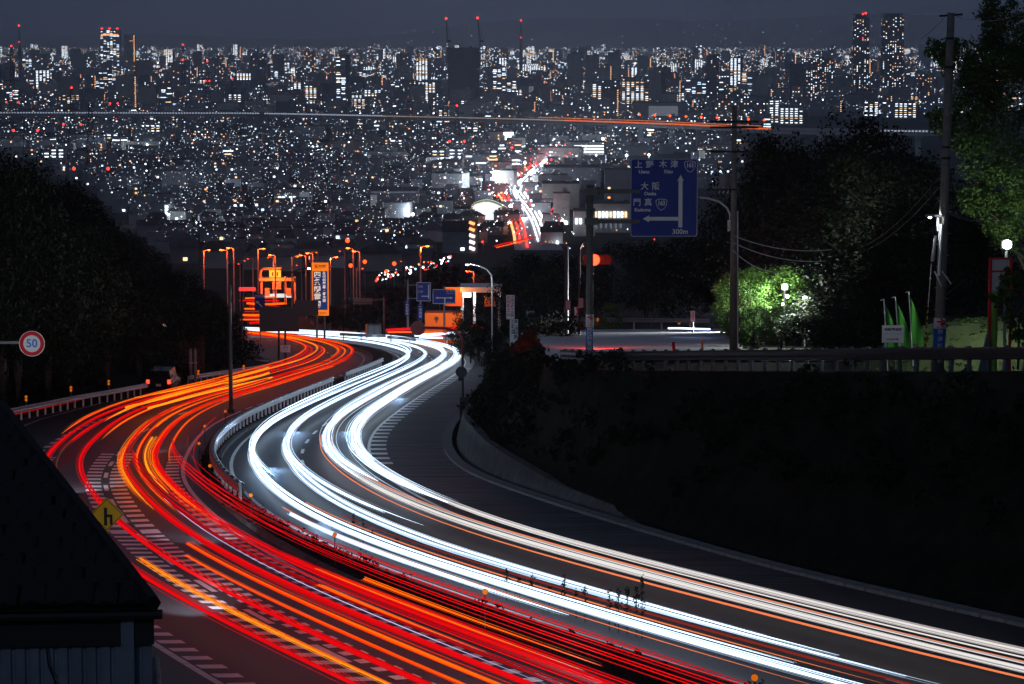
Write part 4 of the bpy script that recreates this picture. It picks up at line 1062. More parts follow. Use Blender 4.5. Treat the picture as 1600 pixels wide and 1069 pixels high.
for (x, y, r, n) in ((1590, 450, .5, 900), (1565, 465, .35, 500), (1592, 500, .4, 600), (1578, 430, .3, 350), (1597, 530, .35, 400)):
    p = at(x, y, 82) - at(1590, 470, 82); cl.append(leaf_cloud(700 + x, (r, r, r), 8, n, .06, .45) + np.array(p))
link('leaves', leaf_mesh('leaves', np.concatenate(cl), M_LEAF), t); m = MB(); m.tube([(.05, 0, -2), (.05, 0, .4)], .03, 6); part('stem', m, M_BARK, t)
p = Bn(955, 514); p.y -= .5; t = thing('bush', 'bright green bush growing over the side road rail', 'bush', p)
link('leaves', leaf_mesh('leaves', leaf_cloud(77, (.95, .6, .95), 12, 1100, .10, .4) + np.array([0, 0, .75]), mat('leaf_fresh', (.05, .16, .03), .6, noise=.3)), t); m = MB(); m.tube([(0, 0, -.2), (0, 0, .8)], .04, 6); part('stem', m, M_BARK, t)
p = Bn(935, 515); t = thing('dry_grass', 'pale dry grass tuft at the foot of the lit bush', 'grass', p)
link('blades', leaf_mesh('blades', leaf_cloud(78, (1.5, .4, .3), 14, 500, .10, .3) + np.array([-.8, 0, .25]), mat('dry_straw', (.35, .28, .14), .9)), t)
# hedge and trees between the bend and the slip road
for k, (x, y, Y, W_) in enumerate(((748, 478, 262, 6), (735, 490, 258, 4), (790, 508, 225, 3), (772, 528, 222, 2.4), (830, 510, 220, 4), (855, 500, 215, 4), (560, 470, 380, 6), (590, 476, 370, 6), (620, 470, 380, 6), (535, 465, 395, 6), (510, 470, 400, 5), (590, 440, 470, 9), (640, 430, 480, 9), (690, 425, 470, 9), (720, 410, 500, 9), (780, 420, 400, 9), (690, 405, 560, 9), (840, 410, 340, 9))):
    p = at(x, y, Y); g0 = gz(p.x, Y) if Y < 400 else cz(Y)
    tree('dark tree between the bend and the slip road, %s counted toward the signal pole' % ('one two three four five six seven eight nine ten eleven twelve thirteen fourteen fifteen sixteen seventeen eighteen'.split()[k]), (p.x, Y, g0 - .3), max(2.0, p.z - g0), W_, False, group='trees between the bend and the slip road')

g = np.random.default_rng(61); vs = []
for k in range(420):
    a_, r = g.uniform(0, 6.28), math.sqrt(g.random()); u, w = r * math.cos(a_), r * math.sin(a_); x, y = ctr.x + u * 4.3, 94 + w * 5.9
    z = gz(x, y) - .05 + 1.75 * max(0, 1 - r ** 2.4); vs.append(leaf_cloud(int(g.integers(1e6)), (.22, .22, .10), 4, 14, .06, .5) + np.array([x, y, z]))
tag(link('mound_grass', leaf_mesh('mound_grass', np.concatenate(vs), mat('grass_blades', (.04, .085, .015), .9, noise=.5, scale=2))), 'short rough grass covering the lit mound', 'grass', kind='stuff')
# ------------------------------------------------------------------ light trails: luminous strands along the lanes
WHT = em('headlamp_white', (0.60, 0.79, 1.0), 3.2, True)
WHW = em('headlamp_warm_white', (1.0, 0.97, 0.94), 0.85, True)
BLU = em('headlamp_blue_white', (0.45, 0.65, 1.0), 3.0, True)
RED = em('tail_red', (1.0, 0.003, 0.006), 0.80, True)
RDK = em('tail_deep_red', (1.0, 0.006, 0.014), 0.45, True)
ORG = em('signal_orange', (1.0, 0.12, 0.002), 1.4, True)
ORP = em('marker_pale_orange', (1.0, 0.24, 0.09), 0.95, True)
YEL = em('signal_amber', (1.0, 0.27, 0.006), 1.4, True)
FRINGE = {WHT: em('fringe_white', (.55, .75, 1.0), 1.2), WHW: em('fringe_warm', (.9, .8, .8), .45), BLU: em('fringe_blue', (.3, .5, 1.0), .9), RED: em('fringe_red', (1, .002, .004), .62), RDK: em('fringe_deep', (1, .004, .012), .22), ORG: em('fringe_orange', (1, .045, .002), .95), ORP: em('fringe_pale', (.8, .2, .1), .4), YEL: em('fringe_amber', (1, .13, .003), 1.0)}
UFAR = {}
def strand(m, xs, u, h, r, ya, yb, wob, ph, n, step, mi, taper=3, du=0.0):
    tx, ty = tang(xs); pts = []
    for i in range(0, len(YS), step):
        if ya <= YS[i] <= yb:
            uu = float(np.interp(YS[i], (80, 114), (u, u + du))) + wob * math.sin(YS[i] / 23.0 + ph) + wob * .5 * math.sin(YS[i] / 11.0 + 2 * ph)
            x, y = xs[i] + uu * ty[i], YS[i] - uu * tx[i]
            pts.append((x, y, pz(y) + h + .3 * wob * math.sin(YS[i] / 17.0 + 1.7 * ph)))
    if len(pts) < 3: return
    k = len(pts); rr = [r * (.85 + .3 * math.sin(i * .37 + ph) * math.sin(i * .11 + 2 * ph)) * min(1.0, (i + .25) / taper) for i in range(k)]
    m.tube(pts, rr, n, mi)
def trail(name, xs, u, h, r, ya, yb, mt, label, group, wob=0.0, ph=0.0, n=5, step=2, du=0.0):
    """one lamp's trail: a bright core with the finer lines of other passes around it"""
    m = MB(); q = random.Random(int(ph * 1000 + u * 317 + h * 911))
    if r < .03 or mt not in FRINGE:
        strand(m, xs, u, h, r, ya, yb, wob, ph, n, step, 0, 3, du); return one(name, m, mt, label, 'light trail', group, smooth=True)
    strand(m, xs, u, h, r * .62, ya, yb, wob, ph, n, step, 0, 3, du)
    for k in range(int(6 + r * 90)):
        strand(m, xs, u + q.gauss(0, r * 1.05), h + q.gauss(0, r * .45), q.uniform(.007, .016), ya + q.uniform(-1.5, 5) if ya > 40 else ya, yb, wob + q.uniform(0, .05), ph + q.uniform(-1, 1), 3, 2, 1 if q.random() < .75 else 0, 5, du)
    return one(name, m, [mt, FRINGE[mt]], label, 'light trail', group, smooth=True)
def TR(xs, items, lane, kindn):
    """each strand: u, h, radius, y0, y1, material, wording"""
    for (u, h, r, ya, yb, mt, word, *w) in items:
        trail(kindn, xs, u, h, r, ya, yb, mt, word, lane, (w[0] if w else .03), u * 3.1, du=(BEND.get(u, u) - u) if kindn == HT else 0.0)
HT, TT = 'headlight_trail', 'taillight_trail'
BEND = {2.05: 2.32, 2.72: 2.55, 1.45: 1.22, .85: 1.0, 2.3: 2.42, 1.0: 1.12, 1.72: 1.45, .52: .8, -1.22: -.72, -1.62: -.84, -2.32: -2.1, -2.62: -2.28, -.62: -.6, -.9: -.76, -2.0: -2.15, -1.4: -2.02}
LR2, LR1, LL1, LL2 = 'light trails of the outer oncoming lane', 'light trails of the inner oncoming lane', 'light trails of the outer departing lane', 'light trails of the inner departing lane'
TR(CRX, [(2.45, .60, .095, 38, 415, WHW, 'outermost thick white headlight trail sweeping to the lower corner'),
         (1.15, .60, .10, 38, 415, WHW, 'second thick white headlight trail of the outer lane'),
         (1.72, .58, .028, 38, 135, ORP, 'thin orange strand between the two thick white headlight trails'),
         (.52, .58, .026, 38, 135, ORP, 'thin orange strand just inside the second thick white trail'),
         (2.05, .70, .17, 92, 415, WHT, 'broad white trail of the outer lane fading out past the bend'),
         (2.72, .66, .08, 112, 415, WHT, 'outermost white strand hugging the edge ticks at the bend'),
         (1.45, .75, .14, 101, 415, WHT, 'broad white trail at the middle of the outer oncoming lane'),
         (.85, .68, .05, 103, 415, WHT, 'white strand of the outer lane ending short above the dark asphalt'),
         (2.3, .92, .05, 120, 415, WHT, 'higher white strand riding over the outer lane bend'),
         (1.0, .95, .06, 140, 415, WHT, 'higher white strand on the inner side of the outer lane bend')], LR2, HT)
TR(CRX, [(-1.22, .60, .045, 56, 415, WHT, 'uppermost white strand of the inner oncoming lane'),
         (-1.62, .62, .048, 51.5, 200, WHT, 'blue-white strand second in the inner oncoming lane'),
         (-1.98, .60, .028, 48, 92, em('strand_brick', (.6, .05, .03), .35, True), 'brick red strand among the inner lane white trails'),
         (-2.12, .52, .022, 53, 96, ORP, 'pinkish strand ending above the bottom edge'),
         (-2.32, .50, .036, 57, 415, WHT, 'white strand ending early above the amber delineator'),
         (-2.55, .50, .014, 46, 100, BLU, 'hair-thin blue strand in the inner oncoming lane'),
         (-2.62, .42, .07, 46, 415, WHT, 'thick white trail low along the inner oncoming lane'),
         (-2.95, .36, .018, 53, 96, ORP, 'lowest pinkish strand beside the median'),
         (-3.15, .40, .075, 64, 94, WHT, 'short glaring white trail behind the median weeds'),
         (-.62, .66, .075, 88, 415, WHT, 'white trail nearest the lane dashes in the bend'),
         (-.9, .8, .03, 84, 415, WHT, 'fine white strand beside the lane dashes'),
         (-2.0, .75, .08, 104, 415, WHT, 'white strand on the inside of the sharp left bend'),
         (-1.4, .95, .03, 150, 415, WHT, 'fine high white strand over the far bend')], LR1, HT)
TR(CLX, [(-2.35, .80, .08, 38, 415, RED, 'outermost thick red tail trail passing above the shed'),
         (-1.02, .80, .08, 38, 415, RED, 'thick red tail trail crossing the tick marks of the lane line'),
         (-1.62, .74, .034, 42, 76, YEL, 'thin amber strand running between the two thick red trails'),
         (-.45, .78, .042, 40, 77, ORG, 'orange strand starting abruptly left of the lane line'),
         (.12, .82, .05, 44, 80, ORG, 'orange strand starting abruptly on the lane line'),
         (-1.85, .85, .035, 98, 128, em('faint_brown', (.30, .10, .06), .25, True), 'faint brown arc on the outer side of the tightest bend'),
         (-1.45, .9, .08, 140, 415, YEL, 'bright amber trail of the outer departing lane at the far bend'),
         (-2.55, .95, .05, 128, 415, ORG, 'orange trail along the far outer edge'),
         (-.75, .7, .045, 128, 415, ORG, 'orange trail inside the outer departing lane'),
         (-2.0, .7, .05, 120, 415, RED, 'red trail between the orange ones of the outer departing lane')], LL1, TT)
TR(CLX, [(.72, .80, .085, 42, 415, RED, 'thick red tail trail just right of the lane line'),
         (2.05, .80, .085, 42, 415, RED, 'thick red tail trail along the inner departing lane'),
         (1.35, .75, .05, 44, 140, RDK, 'deep red strand between the inner lane trails'),
         (.62, .72, .075, 90, 415, YEL, 'bright amber trail bending round the tick marks'),
         (1.25, .72, .065, 88, 415, ORG, 'orange trail in the middle of the inner departing lane'),
         (1.95, .74, .075, 84, 415, ORG, 'orange trail curving close to the median'),
         (1.6, .76, .10, 96, 131, YEL, 'broad flat amber band beginning squarely in the bend'),
         (2.55, .75, .03, 110, 230, ORG, 'thin orange strand against the median edge'),
         (1.05, .95, .05, 52, 67, ORG, 'short orange dash over the inner edge line'),
         (1.75, 1.0, .035, 51, 70, ORG, 'short orange dash beside the median grass'),
         (2.15, 1.05, .035, 49, 68, ORG, 'second short orange dash beside the median grass'),
         (1.45, .6, .012, 50, 96, em('strand_violet', (.75, .6, 1.0), 1.0, True), 'hair-thin pale violet strand in the inner departing lane')], LL2, TT)
ORDN = 'lowest second third fourth fifth sixth topmost'.split()
for k in range(7):
    trail('truck_light_trail', CLX, 2.72 + .05 * (k % 2), .98 + .075 * k, .013, 38, 118, RED if k % 3 else RDK, '%s fine red line of the upper truck light bundle over the median' % ORDN[k], 'light trails of tall trucks')
    trail('truck_light_trail', CLX, 1.05 + .06 * (k % 2), .95 + .07 * k, .014, 38, 112, RED if k % 2 else RDK, '%s fine red line of the lower truck light bundle beside the edge line' % ORDN[k], 'light trails of tall trucks')
trail('truck_light_trail', CLX, 3.6, .62, .014, 70, 150, RED, 'thin red line hugging the dark median in the bend', 'light trails of tall trucks')
trail('truck_light_trail', CLX, 3.35, 1.15, .010, 38, 125, RDK, 'lone faint red line above the truck light bundles', 'light trails of tall trucks')
def trail_px(pts, h, r, mt, label, group, name=TT, fn=None):
    q = spline(pts, 8); m = MB(); w = [(fn(x, y, h) if fn else P(x, y, h)) for x, y in q]; m.tube(w, r, 5)
    return one(name, m, mt, label, 'light trail', group, True)
trail_px([(420, 574), (400, 580), (330, 597), (270, 610), (211, 622)], .8, .05, YEL, 'amber strand passing right behind the parked car', LL1)
trail_px([(420, 583), (400, 589), (330, 604), (260, 621), (197, 637)], .8, .075, YEL, 'long amber strand ending squarely before the guard rail', LL1)
trail_px([(425, 590), (400, 596), (330, 612), (280, 625), (232, 638)], .8, .07, YEL, 'shorter amber strand ending squarely in the red glow', LL1)
trail_px([(-30, 660), (20, 648), (115, 627), (200, 609), (228, 604)], .2, .03, RDK, 'dull red streak along the guard rail below the speed limit sign', LL1)  # reflection in the rail painted as a glowing strand
# side road
trail_px([(1044, 513), (1062, 513), (1090, 514), (1109, 514.5)], .55, .05, em('side_blue', (.35, .5, 1.0), 6, True), 'short blue-white streak along the side road rail', 'side road trails', HT, Bn)
trail_px([(808, 528), (822, 520), (836, 513), (846, 510)], .6, .05, RED, 'red streak climbing toward the side road', 'side road trails', TT, lambda x, y, h: at(x, y, 225))
SRR = em('signal_red_glow', (1, .03, .02), 3, True)
# slip road beyond the bend
for k, (pts, mt, r, l) in enumerate((([(603, 516), (640, 514), (690, 513), (755, 511)], RED, .16, 'upper red band of the slip road behind the mirror'), ([(606, 519), (650, 519), (700, 520), (750, 521)], ORG, .08, 'orange band of the slip road behind the mirror'),
                                   ([(648, 524), (670, 523), (700, 521), (748, 517)], WHT, .14, 'white band crossing the slip road right of the mirror'), ([(655, 527), (690, 528), (750, 530)], WHT, .10, 'lower white band of the slip road right of the mirror'), ([(690, 524), (720, 525), (755, 524)], RDK, .12, 'dim red band of the slip road under the tree'))):
    trail_px(pts, 0, r, mt, l, 'slip road trails', HT if mt is WHT else TT, lambda x, y, h: at(x, y, 300))
# toll approach: flat orange and red flow left of the bend
for k in range(12):
    y = 466 + k * 4.3; x0, x1 = 372 + random.uniform(0, 20), 452 - random.uniform(0, 25); Y = 470 - k * 8
    trail_px([(x0, y + random.uniform(-1, 1)), ((x0 + x1) / 2, y + random.uniform(-2, 1)), (x1, y + random.uniform(-2, 2))], 0, random.uniform(.07, .2), (ORG, RED, ORG, RDK)[k % 4], '%s flat red-orange band in front of the toll gate' % 'topmost second third fourth fifth sixth seventh eighth ninth tenth eleventh lowest'.split()[k], 'toll approach trails', TT, lambda x, yy, h, Y=Y: at(x, yy, Y))
trail_px([(404, 463), (430, 462), (456, 462)], 0, .35, WHW, 'bright white band under the toll gate canopy', 'toll approach trails', HT, lambda x, y, h: at(x, y, 480))

# spots added for the unseen cars of these trails: light on the signs ahead and on the asphalt
def beam(loc, aim, power, cone, col=(.9, .95, 1)):
    l = bpy.data.lights.new('added_traffic_beam', 'SPOT'); l.energy = power; l.color = col; l.spot_size = math.radians(cone); l.spot_blend = 1.0; l.shadow_soft_size = .12
    o = bpy.data.objects.new('added_traffic_beam', l); COL.objects.link(o); o.location = loc; o.rotation_euler = (Vector(aim) - Vector(loc)).to_track_quat('-Z', 'Y').to_euler()
xl = float(np.interp(46, YS, CLX)) - 1.6
beam((xl, 46, pz(46) + .75), at(50, 537, 66), 5200, 9)  # added narrow spot aimed straight at the speed sign
beam((xl, 46, pz(46) + .75), at(167, 804, 65), 170, 9)  # added narrow spot aimed straight at the warning sign
for Y, u, pw in ((150, -1.4, 2600), (122, -1.4, 2600), (96, -1.6, 2000), (190, 1.6, 2600), (150, 1.6, 1800)):
    x = float(np.interp(Y, YS, CRX)) + u; x2 = float(np.interp(Y - 40, YS, CRX)) + u
    beam((x, Y, pz(Y) + .9), (x2, Y - 40, pz(Y - 40) + 1.6), pw * .16, 60, (.32, .58, 1))

for Y, u, pw in ((31, -1.6, 4500), (50, 1.6, 6000), (66, -1.6, 7000), (84, 1.6, 5000), (104, -1.6, 5000), (128, 1.6, 3000)):
    x = float(np.interp(Y, YS, CLX)) + u; x2 = float(np.interp(Y + 34, YS, CLX)) + u
    beam((x, Y, pz(Y) + .8), (x2, Y + 34, pz(Y + 34) - .1), pw, 44, (.66, .82, 1))
a_, b_ = Bn(1150, 519), Bn(905, 522); beam(a_ + Vector((0, 0, .8)), b_, 26000, 70, (.95, .97, 1))
a_, b_ = Bn(935, 545), Bn(905, 527); beam(a_ + Vector((0, -3, 1.2)), b_, 9000, 90, (1, .03, .02))  # added red spot standing in for signal and tail light glow
# ------------------------------------------------------------------ the town and the city on the plain
CW = [em('win_warm', (1.0, .62, .32), 2.0), em('win_white', (.80, .90, 1.0), 3.4), em('win_cool', (.50, .72, 1.0), 3.0), em('win_orange', (1.0, .36, .12), 2.4), em('win_red', (1.0, .03, .02), 5.0), em('win_wall_dim', (.55, .62, .75), .22), em('win_bright', (.92, .96, 1.0), 7.0), em('win_green', (.5, 1.0, .7), 1.6)]
M_WALLS = [mat('city_wall_%d' % k, c, .8, noise=.2, scale=.15) for k, c in enumerate(((.34, .35, .37), (.24, .25, .28), (.42, .40, .37), (.16, .17, .20), (.50, .50, .50)))]
M_ROOFS = [mat('city_roof_%d' % k, c, .8, noise=.3, scale=.4) for k, c in enumerate(((.07, .075, .085), (.11, .10, .10), (.16, .165, .175)))]
def winquad(m, x, z, w, h, y, mi): m.add([(x - w / 2, y, z - h / 2), (x + w / 2, y, z - h / 2), (x + w / 2, y, z + h / 2), (x - w / 2, y, z + h / 2)], [(0, 1, 2, 3)], mi)
def sidequad(m, yy, z, w, h, x, mi): m.add([(x, yy - w / 2, z - h / 2), (x, yy + w / 2, z - h / 2), (x, yy + w / 2, z + h / 2), (x, yy - w / 2, z + h / 2)], [(0, 1, 2, 3)], mi)
def facade(m, w, d, h, style, g, px, fl=3.2):
    """lit windows, corridors and stairs, all real panes a hand proud of the wall"""
    nf = max(1, int(h / fl)); pr = .08 + .4 / max(px, .3) * .1
    mn = .85 / px                      # a pane is never thinner than the eye can hold
    for f in range(nf):
        z = fl * (f + .55)
        if style == 'corridor':
            n = max(2, int(w / 6.5)); mi = g.choice([1, 1, 1, 0])
            for c in range(n):
                if g.random() < .90: winquad(m, -w / 2 + (c + .5) * w / n, z + .5, max(w / n * .55, mn), max(1.0, mn * .8), -d / 2 - pr, mi)
        elif style == 'office':
            n = max(2, int(w / 9))
            for c in range(n):
                if g.random() < .38: winquad(m, -w / 2 + (c + .5) * w / n, z, w / n * g.uniform(.5, .95), max(1.3, mn * .7), -d / 2 - pr, g.choice([0, 1, 1, 2]))
        elif style in ('sparse', 'dense', 'stair', 'house'):
            n = max(2, int(w / (4.5 if style != 'house' else 3.2))); p = {'sparse': .09, 'dense': .27, 'stair': .05, 'house': .11}[style]
            for c in range(n):
                if g.random() < p: winquad(m, -w / 2 + (c + .5) * w / n, z, max(1.7, mn), max(1.3, mn), -d / 2 - pr, g.choice([0, 0, 1, 1, 1, 2, 3, 5]))
            ns = max(1, int(d / 6))
            for c in range(ns):
                if g.random() < p * .6: sidequad(m, -d / 2 + (c + .5) * d / ns, z, max(2, mn), max(1.3, mn), w / 2 + pr if c % 2 else -w / 2 - pr, g.choice([0, 1, 5]))
            if style == 'stair': winquad(m, w / 2 - max(1.4, mn), z, max(1.8, mn), max(1.4, mn), -d / 2 - pr, g.choice([0, 3]) if f % 1 == 0 else 0)
def block_mesh(w, d, h, kind, wall, roof):
    m = MB()
    if kind == 'house':
        e, r = h * .68, h
        m.box((0, 0, e / 2 - 1), (w, d, e + 2), mi=0)
        ov = .5
        m.add([(-w / 2 - ov, -d / 2 - ov, e - .05), (w / 2 + ov, -d / 2 - ov, e - .05), (w / 2 + ov, d / 2 + ov, e - .05), (-w / 2 - ov, d / 2 + ov, e - .05), (-w / 2 + (0 if wall % 2 else w * .22), 0, r), (w / 2 - (0 if wall % 2 else w * .22), 0, r)],
              [(0, 1, 5, 4), (2, 3, 4, 5), (1, 2, 5), (3, 0, 4), (3, 2, 1, 0)], 1)
    else:
        m.box((0, 0, h / 2 - 2), (w, d, h + 4), mi=0)
        m.box((0, 0, h + .18), (w + .5, d + .5, .7), mi=1)
        m.box((w * .22, d * .1, h + 1.9), (min(5, w * .3), min(5, d * .4), 2.8), mi=0)
        nf = int(h / 3.2)
        if kind == 'balcony' and w > 12:
            for f in range(1, min(nf, 14)): m.box((0, -d / 2 - .6, f * 3.2), (w * .96, 1.2, 1.0), mi=0)
    return m
LAND = [('the dark crane tower', 725, 120), ('the twin towers', 1372, 80), ('the expressway', 300, 178), ('the expressway', 900, 192), ('the white arched hall', 766, 328), ('the bright main street', 830, 260), ('the steel pylons', 140, 230),
        ('the blue route sign', 1037, 250), ('the black wooded hill', 180, 330), ('the pale warehouse', 500, 210), ('the spiral stair block', 718, 362), ('the bright white lamp', 645, 335), ('the red-lit mast', 28, 50), ('the tall left tower', 206, 75), ('the dark right trees', 1440, 150)]
BUILD = []
def plan(kind, x, ybase, Y, w, d, h, style, rz, wall, roof, seed, name=None, label=None):
    BUILD.append(dict(kind=kind, x=x, y=ybase, Y=Y, w=w, d=d, h=h, style=style, rz=rz, wall=wall, roof=roof, seed=seed, name=name, label=label, area=w * h * (FPX / Y) ** 2))
def named(x0, x1, ytop, Y, label, style='sparse', kind='block', wall=0, d=None, name='building', rz=0.0):
    s_ = 1 / pxm(Y); top = at((x0 + x1) / 2, ytop, Y).z; plan(kind, (x0 + x1) / 2, 0, Y, (x1 - x0) * s_, d or (x1 - x0) * s_ * .7, top - cz(Y), style, rz, wall, 0, len(BUILD) + 5000, name, label)
named(700, 749, 75, 5000, 'broad dark unfinished tower under two red-tipped cranes', 'none', wall=3, name='tower_block')
named(1331, 1355, 28, 5600, 'left of the twin towers, slimmer, with a red roof lamp', 'dense', wall=3, name='tower_block')
named(1376, 1409, 27, 5500, 'right of the twin towers, broader, lit over many floors', 'dense', wall=3, name='tower_block')
named(197, 214, 55, 7200, 'pale tall tower with an orange lit stair edge', 'stair', wall=4, name='tower_block')
named(160, 190, 47, 8500, 'broad hotel block with red roof lights left of the tall tower', 'office', wall=0)
named(765, 800, 206, 3050, 'cream windowless block with a glaring white side by the main street', 'none', wall=4, name='building')
named(461, 509, 197, 3400, 'large pale warehouse front below the expressway', 'none', wall=4, name='warehouse', d=40)
named(509, 538, 196, 3420, 'ribbed side wing of the pale warehouse', 'none', wall=0, name='warehouse', d=40)
named(381, 419, 180, 3500, 'dark block rising through the expressway line', 'none', wall=3)
named(815, 834, 134, 4700, 'tall beige slab with a lit white flank', 'sparse', wall=2)
named(924, 941, 129, 4700, 'narrow white corridor block left of the dark slab', 'corridor', wall=0)
named(939, 968, 126, 4650, 'dark slab tower with scattered lights between white corridor blocks', 'dense', wall=3)
named(970, 1006, 127, 4750, 'white corridor block right of the dark slab', 'corridor', wall=4)
named(1006, 1029, 138, 4700, 'lower white corridor block stepping down beside the dark slab', 'corridor', wall=4)
named(940, 966, 138, 4400, 'mid-rise block with a lit orange stair column', 'stair', wall=3)
named(990, 1073, 160, 3900, 'long low greenish gymnasium wall above the expressway', 'none', wall=0, d=40)
named(1070, 1130, 124, 5200, 'wide bright office row near the twin towers', 'office', wall=0)
named(1155, 1200, 150, 4200, 'grey apartment slab above the orange lamps', 'dense', wall=1, kind='balcony')
named(1217, 1254, 167, 4000, 'white balconied apartment block near the dark trees', 'corridor', wall=4, kind='balcony')
named(1200, 1217, 155, 4050, 'white stair tower beside the balconied block', 'corridor', wall=4)
named(183, 215, 118, 4700, 'orange lit apartment slab below the tall tower', 'stair', wall=2)
named(1250, 1300, 92, 5600, 'dark apartment cluster left of the twin towers', 'dense', wall=3)
named(890, 944, 222, 2900, 'bright tiered parking deck beside the main street', 'none', wall=4, name='parking_deck', d=30)
named(851, 938, 262, 2250, 'big grey hall with a rounded dark roof', 'none', wall=1, name='hall', d=45)
named(770, 797, 253, 2400, 'four-storey pale block above the crossing', 'dense', wall=0)
named(865, 890, 302, 1620, 'white office block with three small windows beside the main street', 'none', wall=4)
named(848, 905, 287, 1900, 'pale corrugated factory behind the white office block', 'none', wall=2, d=30)
named(945, 985, 265, 1900, 'dark apartment block with orange balconies left of the route sign', 'sparse', wall=3, kind='balcony')
named(926, 985, 318, 1500, 'long white lit workshop left of the route sign', 'none', wall=4, name='workshop', d=25)
named(897, 930, 330, 1450, 'low white workshop with square windows', 'none', wall=4, name='workshop', d=20)
named(691, 733, 346, 1260, 'gabled apartment house with a spiral stair on its side', 'sparse', kind='house', wall=1, name='apartment_house')
named(494, 522, 332, 1500, 'white three-storey house on the dark slope', 'house', wall=4, name='house')
named(430, 462, 360, 1250, 'pale house with a broad roof above the toll gate', 'house', kind='house', wall=4, name='house')
named(428, 486, 295, 1950, 'long bright white shed on the dark slope', 'none', wall=4, name='shed_hall', d=12)
named(256, 272, 318, 1700, 'white glass-fronted house by the wooded hill', 'none', wall=4, name='house')
named(578, 652, 298, 1850, 'wide dark factory with a pale lit end wall', 'none', wall=1, name='factory', d=40)
# the unnamed rest: houses on the slope, blocks on the plain
g = np.random.default_rng(11)
def free(x, y):
    if y > 215 and x < np.interp(y, [215, 290, 350, 410, 450, 500], [-60, 130, 195, 270, 300, 370]) + 6: return False
    if x > 1150 and y > 185 + (x < 1200) * 20: return False
    if x > 1450: return y < 180
    if y > 386 and x > 660: return False
    if y > 426: return False
    if 985 < x < 1090 and y > 245: return False
    if abs(x - np.interp(y, [235, 262, 300, 340, 390], [862, 838, 805, 828, 838])) < np.interp(y, [235, 390], [14, 26]) and 232 < y < 395: return False
    if y > 300 and 870 < x < 1150: return False
    return True
y = 420.0
while y > 88:
    step = np.interp(y, [88, 110, 160, 230, 300, 400], [1.0, 2.3, 4.6, 8.0, 13, 17]); x = -30 + g.uniform(0, 20)
    while x < 1630:
        yb = y + g.uniform(-.5, .5) * step
        if free(x, yb):
            p = G(x, yb); Y = p.y; pm = pxm(Y)
            if Y < 2700:
                if g.random() < .93: w, d, h, st, kd = g.uniform(8, 14), g.uniform(7, 11), g.uniform(6.5, 9.5), 'house', 'house'
                else: w, d, h, st, kd = g.uniform(14, 34), g.uniform(10, 16), g.uniform(9, 16), g.choice(['sparse', 'none', 'house']), 'block'
            elif Y < 4600:
                q = g.random()
                if q < .5: w, d, h, st, kd = g.uniform(10, 20), g.uniform(9, 14), g.uniform(7, 12), 'house', 'house'
                elif q < .85: w, d, h, st, kd = g.uniform(18, 45), 14, g.uniform(10, 24), g.choice(['sparse', 'dense', 'none', 'office']), 'block'
                else: w, d, h, st, kd = g.uniform(14, 34), 13, g.uniform(18, 36), g.choice(['corridor', 'dense', 'stair', 'sparse', 'none']), 'balcony'
            else:
                q = g.random()
                if q < .6: w, d, h = g.uniform(15, 45), 18, g.uniform(8, 22)
                elif q < .93: w, d, h = g.uniform(16, 42), 18, g.uniform(20, 42)
                else: w, d, h = g.uniform(18, 34), 22, g.uniform(48, 92)
                st, kd = g.choice(['sparse', 'sparse', 'sparse', 'dense', 'stair', 'office', 'corridor', 'none', 'none', 'none']), 'block'
            if 2500 < Y < 3750: h = min(h, g.uniform(7, 13))
            plan(kd, x, yb, Y, w, d, h, st, g.uniform(-.5, .5), int(g.integers(5)), int(g.integers(3)), int(g.integers(1e9)))
            x += max(w * pm * g.uniform(.9, 1.5), 3.0)
        else: x += 8
    y -= step
nm = [b_ for b_ in BUILD if b_['name']]; rest = sorted([b_ for b_ in BUILD if not b_['name']], key=lambda b_: -b_['area'])
keep = rest[:265]; mass_b = rest[265:]
# labels: what it is, its floors, and its order beside the nearest landmark
ORD = 'first second third fourth fifth sixth seventh eighth ninth tenth eleventh twelfth thirteenth fourteenth fifteenth sixteenth seventeenth eighteenth nineteenth twentieth'.split()
cells = {}
WALLN = ['grey', 'slate', 'beige', 'dark', 'white']
for b_ in keep:
    yc = b_['y']; ld = min(LAND, key=lambda l: math.hypot(l[1] - b_['x'], (l[2] - yc) * 1.6))
    rel = 'left of' if b_['x'] < ld[1] - 12 else ('right of' if b_['x'] > ld[1] + 12 else ('below' if yc > ld[2] else 'above'))
    kn = {'house': 'gabled house', 'block': 'flat-roofed block', 'balcony': 'balconied apartment block'}[b_['kind']]
    lit = {'corridor': 'with lit corridors', 'office': 'with lit strip windows', 'stair': 'with a lit stair', 'dense': 'with many lit windows', 'none': 'without lit windows'}.get(b_['style'], 'with few lit windows')
    cells.setdefault((WALLN[b_['wall']], kn, lit, rel, ld[0]), []).append(b_)
for (wl_, kn, lit, rel, ln), lst in cells.items():
    for k, b_ in enumerate(sorted(lst, key=lambda q: q['x'])):
        b_['label'] = '%s %s %s %s %s%s' % (wl_, kn, lit, rel, ln, '' if len(lst) == 1 else ', %s from left' % ORD[k])
        b_['name'] = {'house': 'house', 'block': 'city_block', 'balcony': 'apartment_block'}[b_['kind']]
BUILT = {}
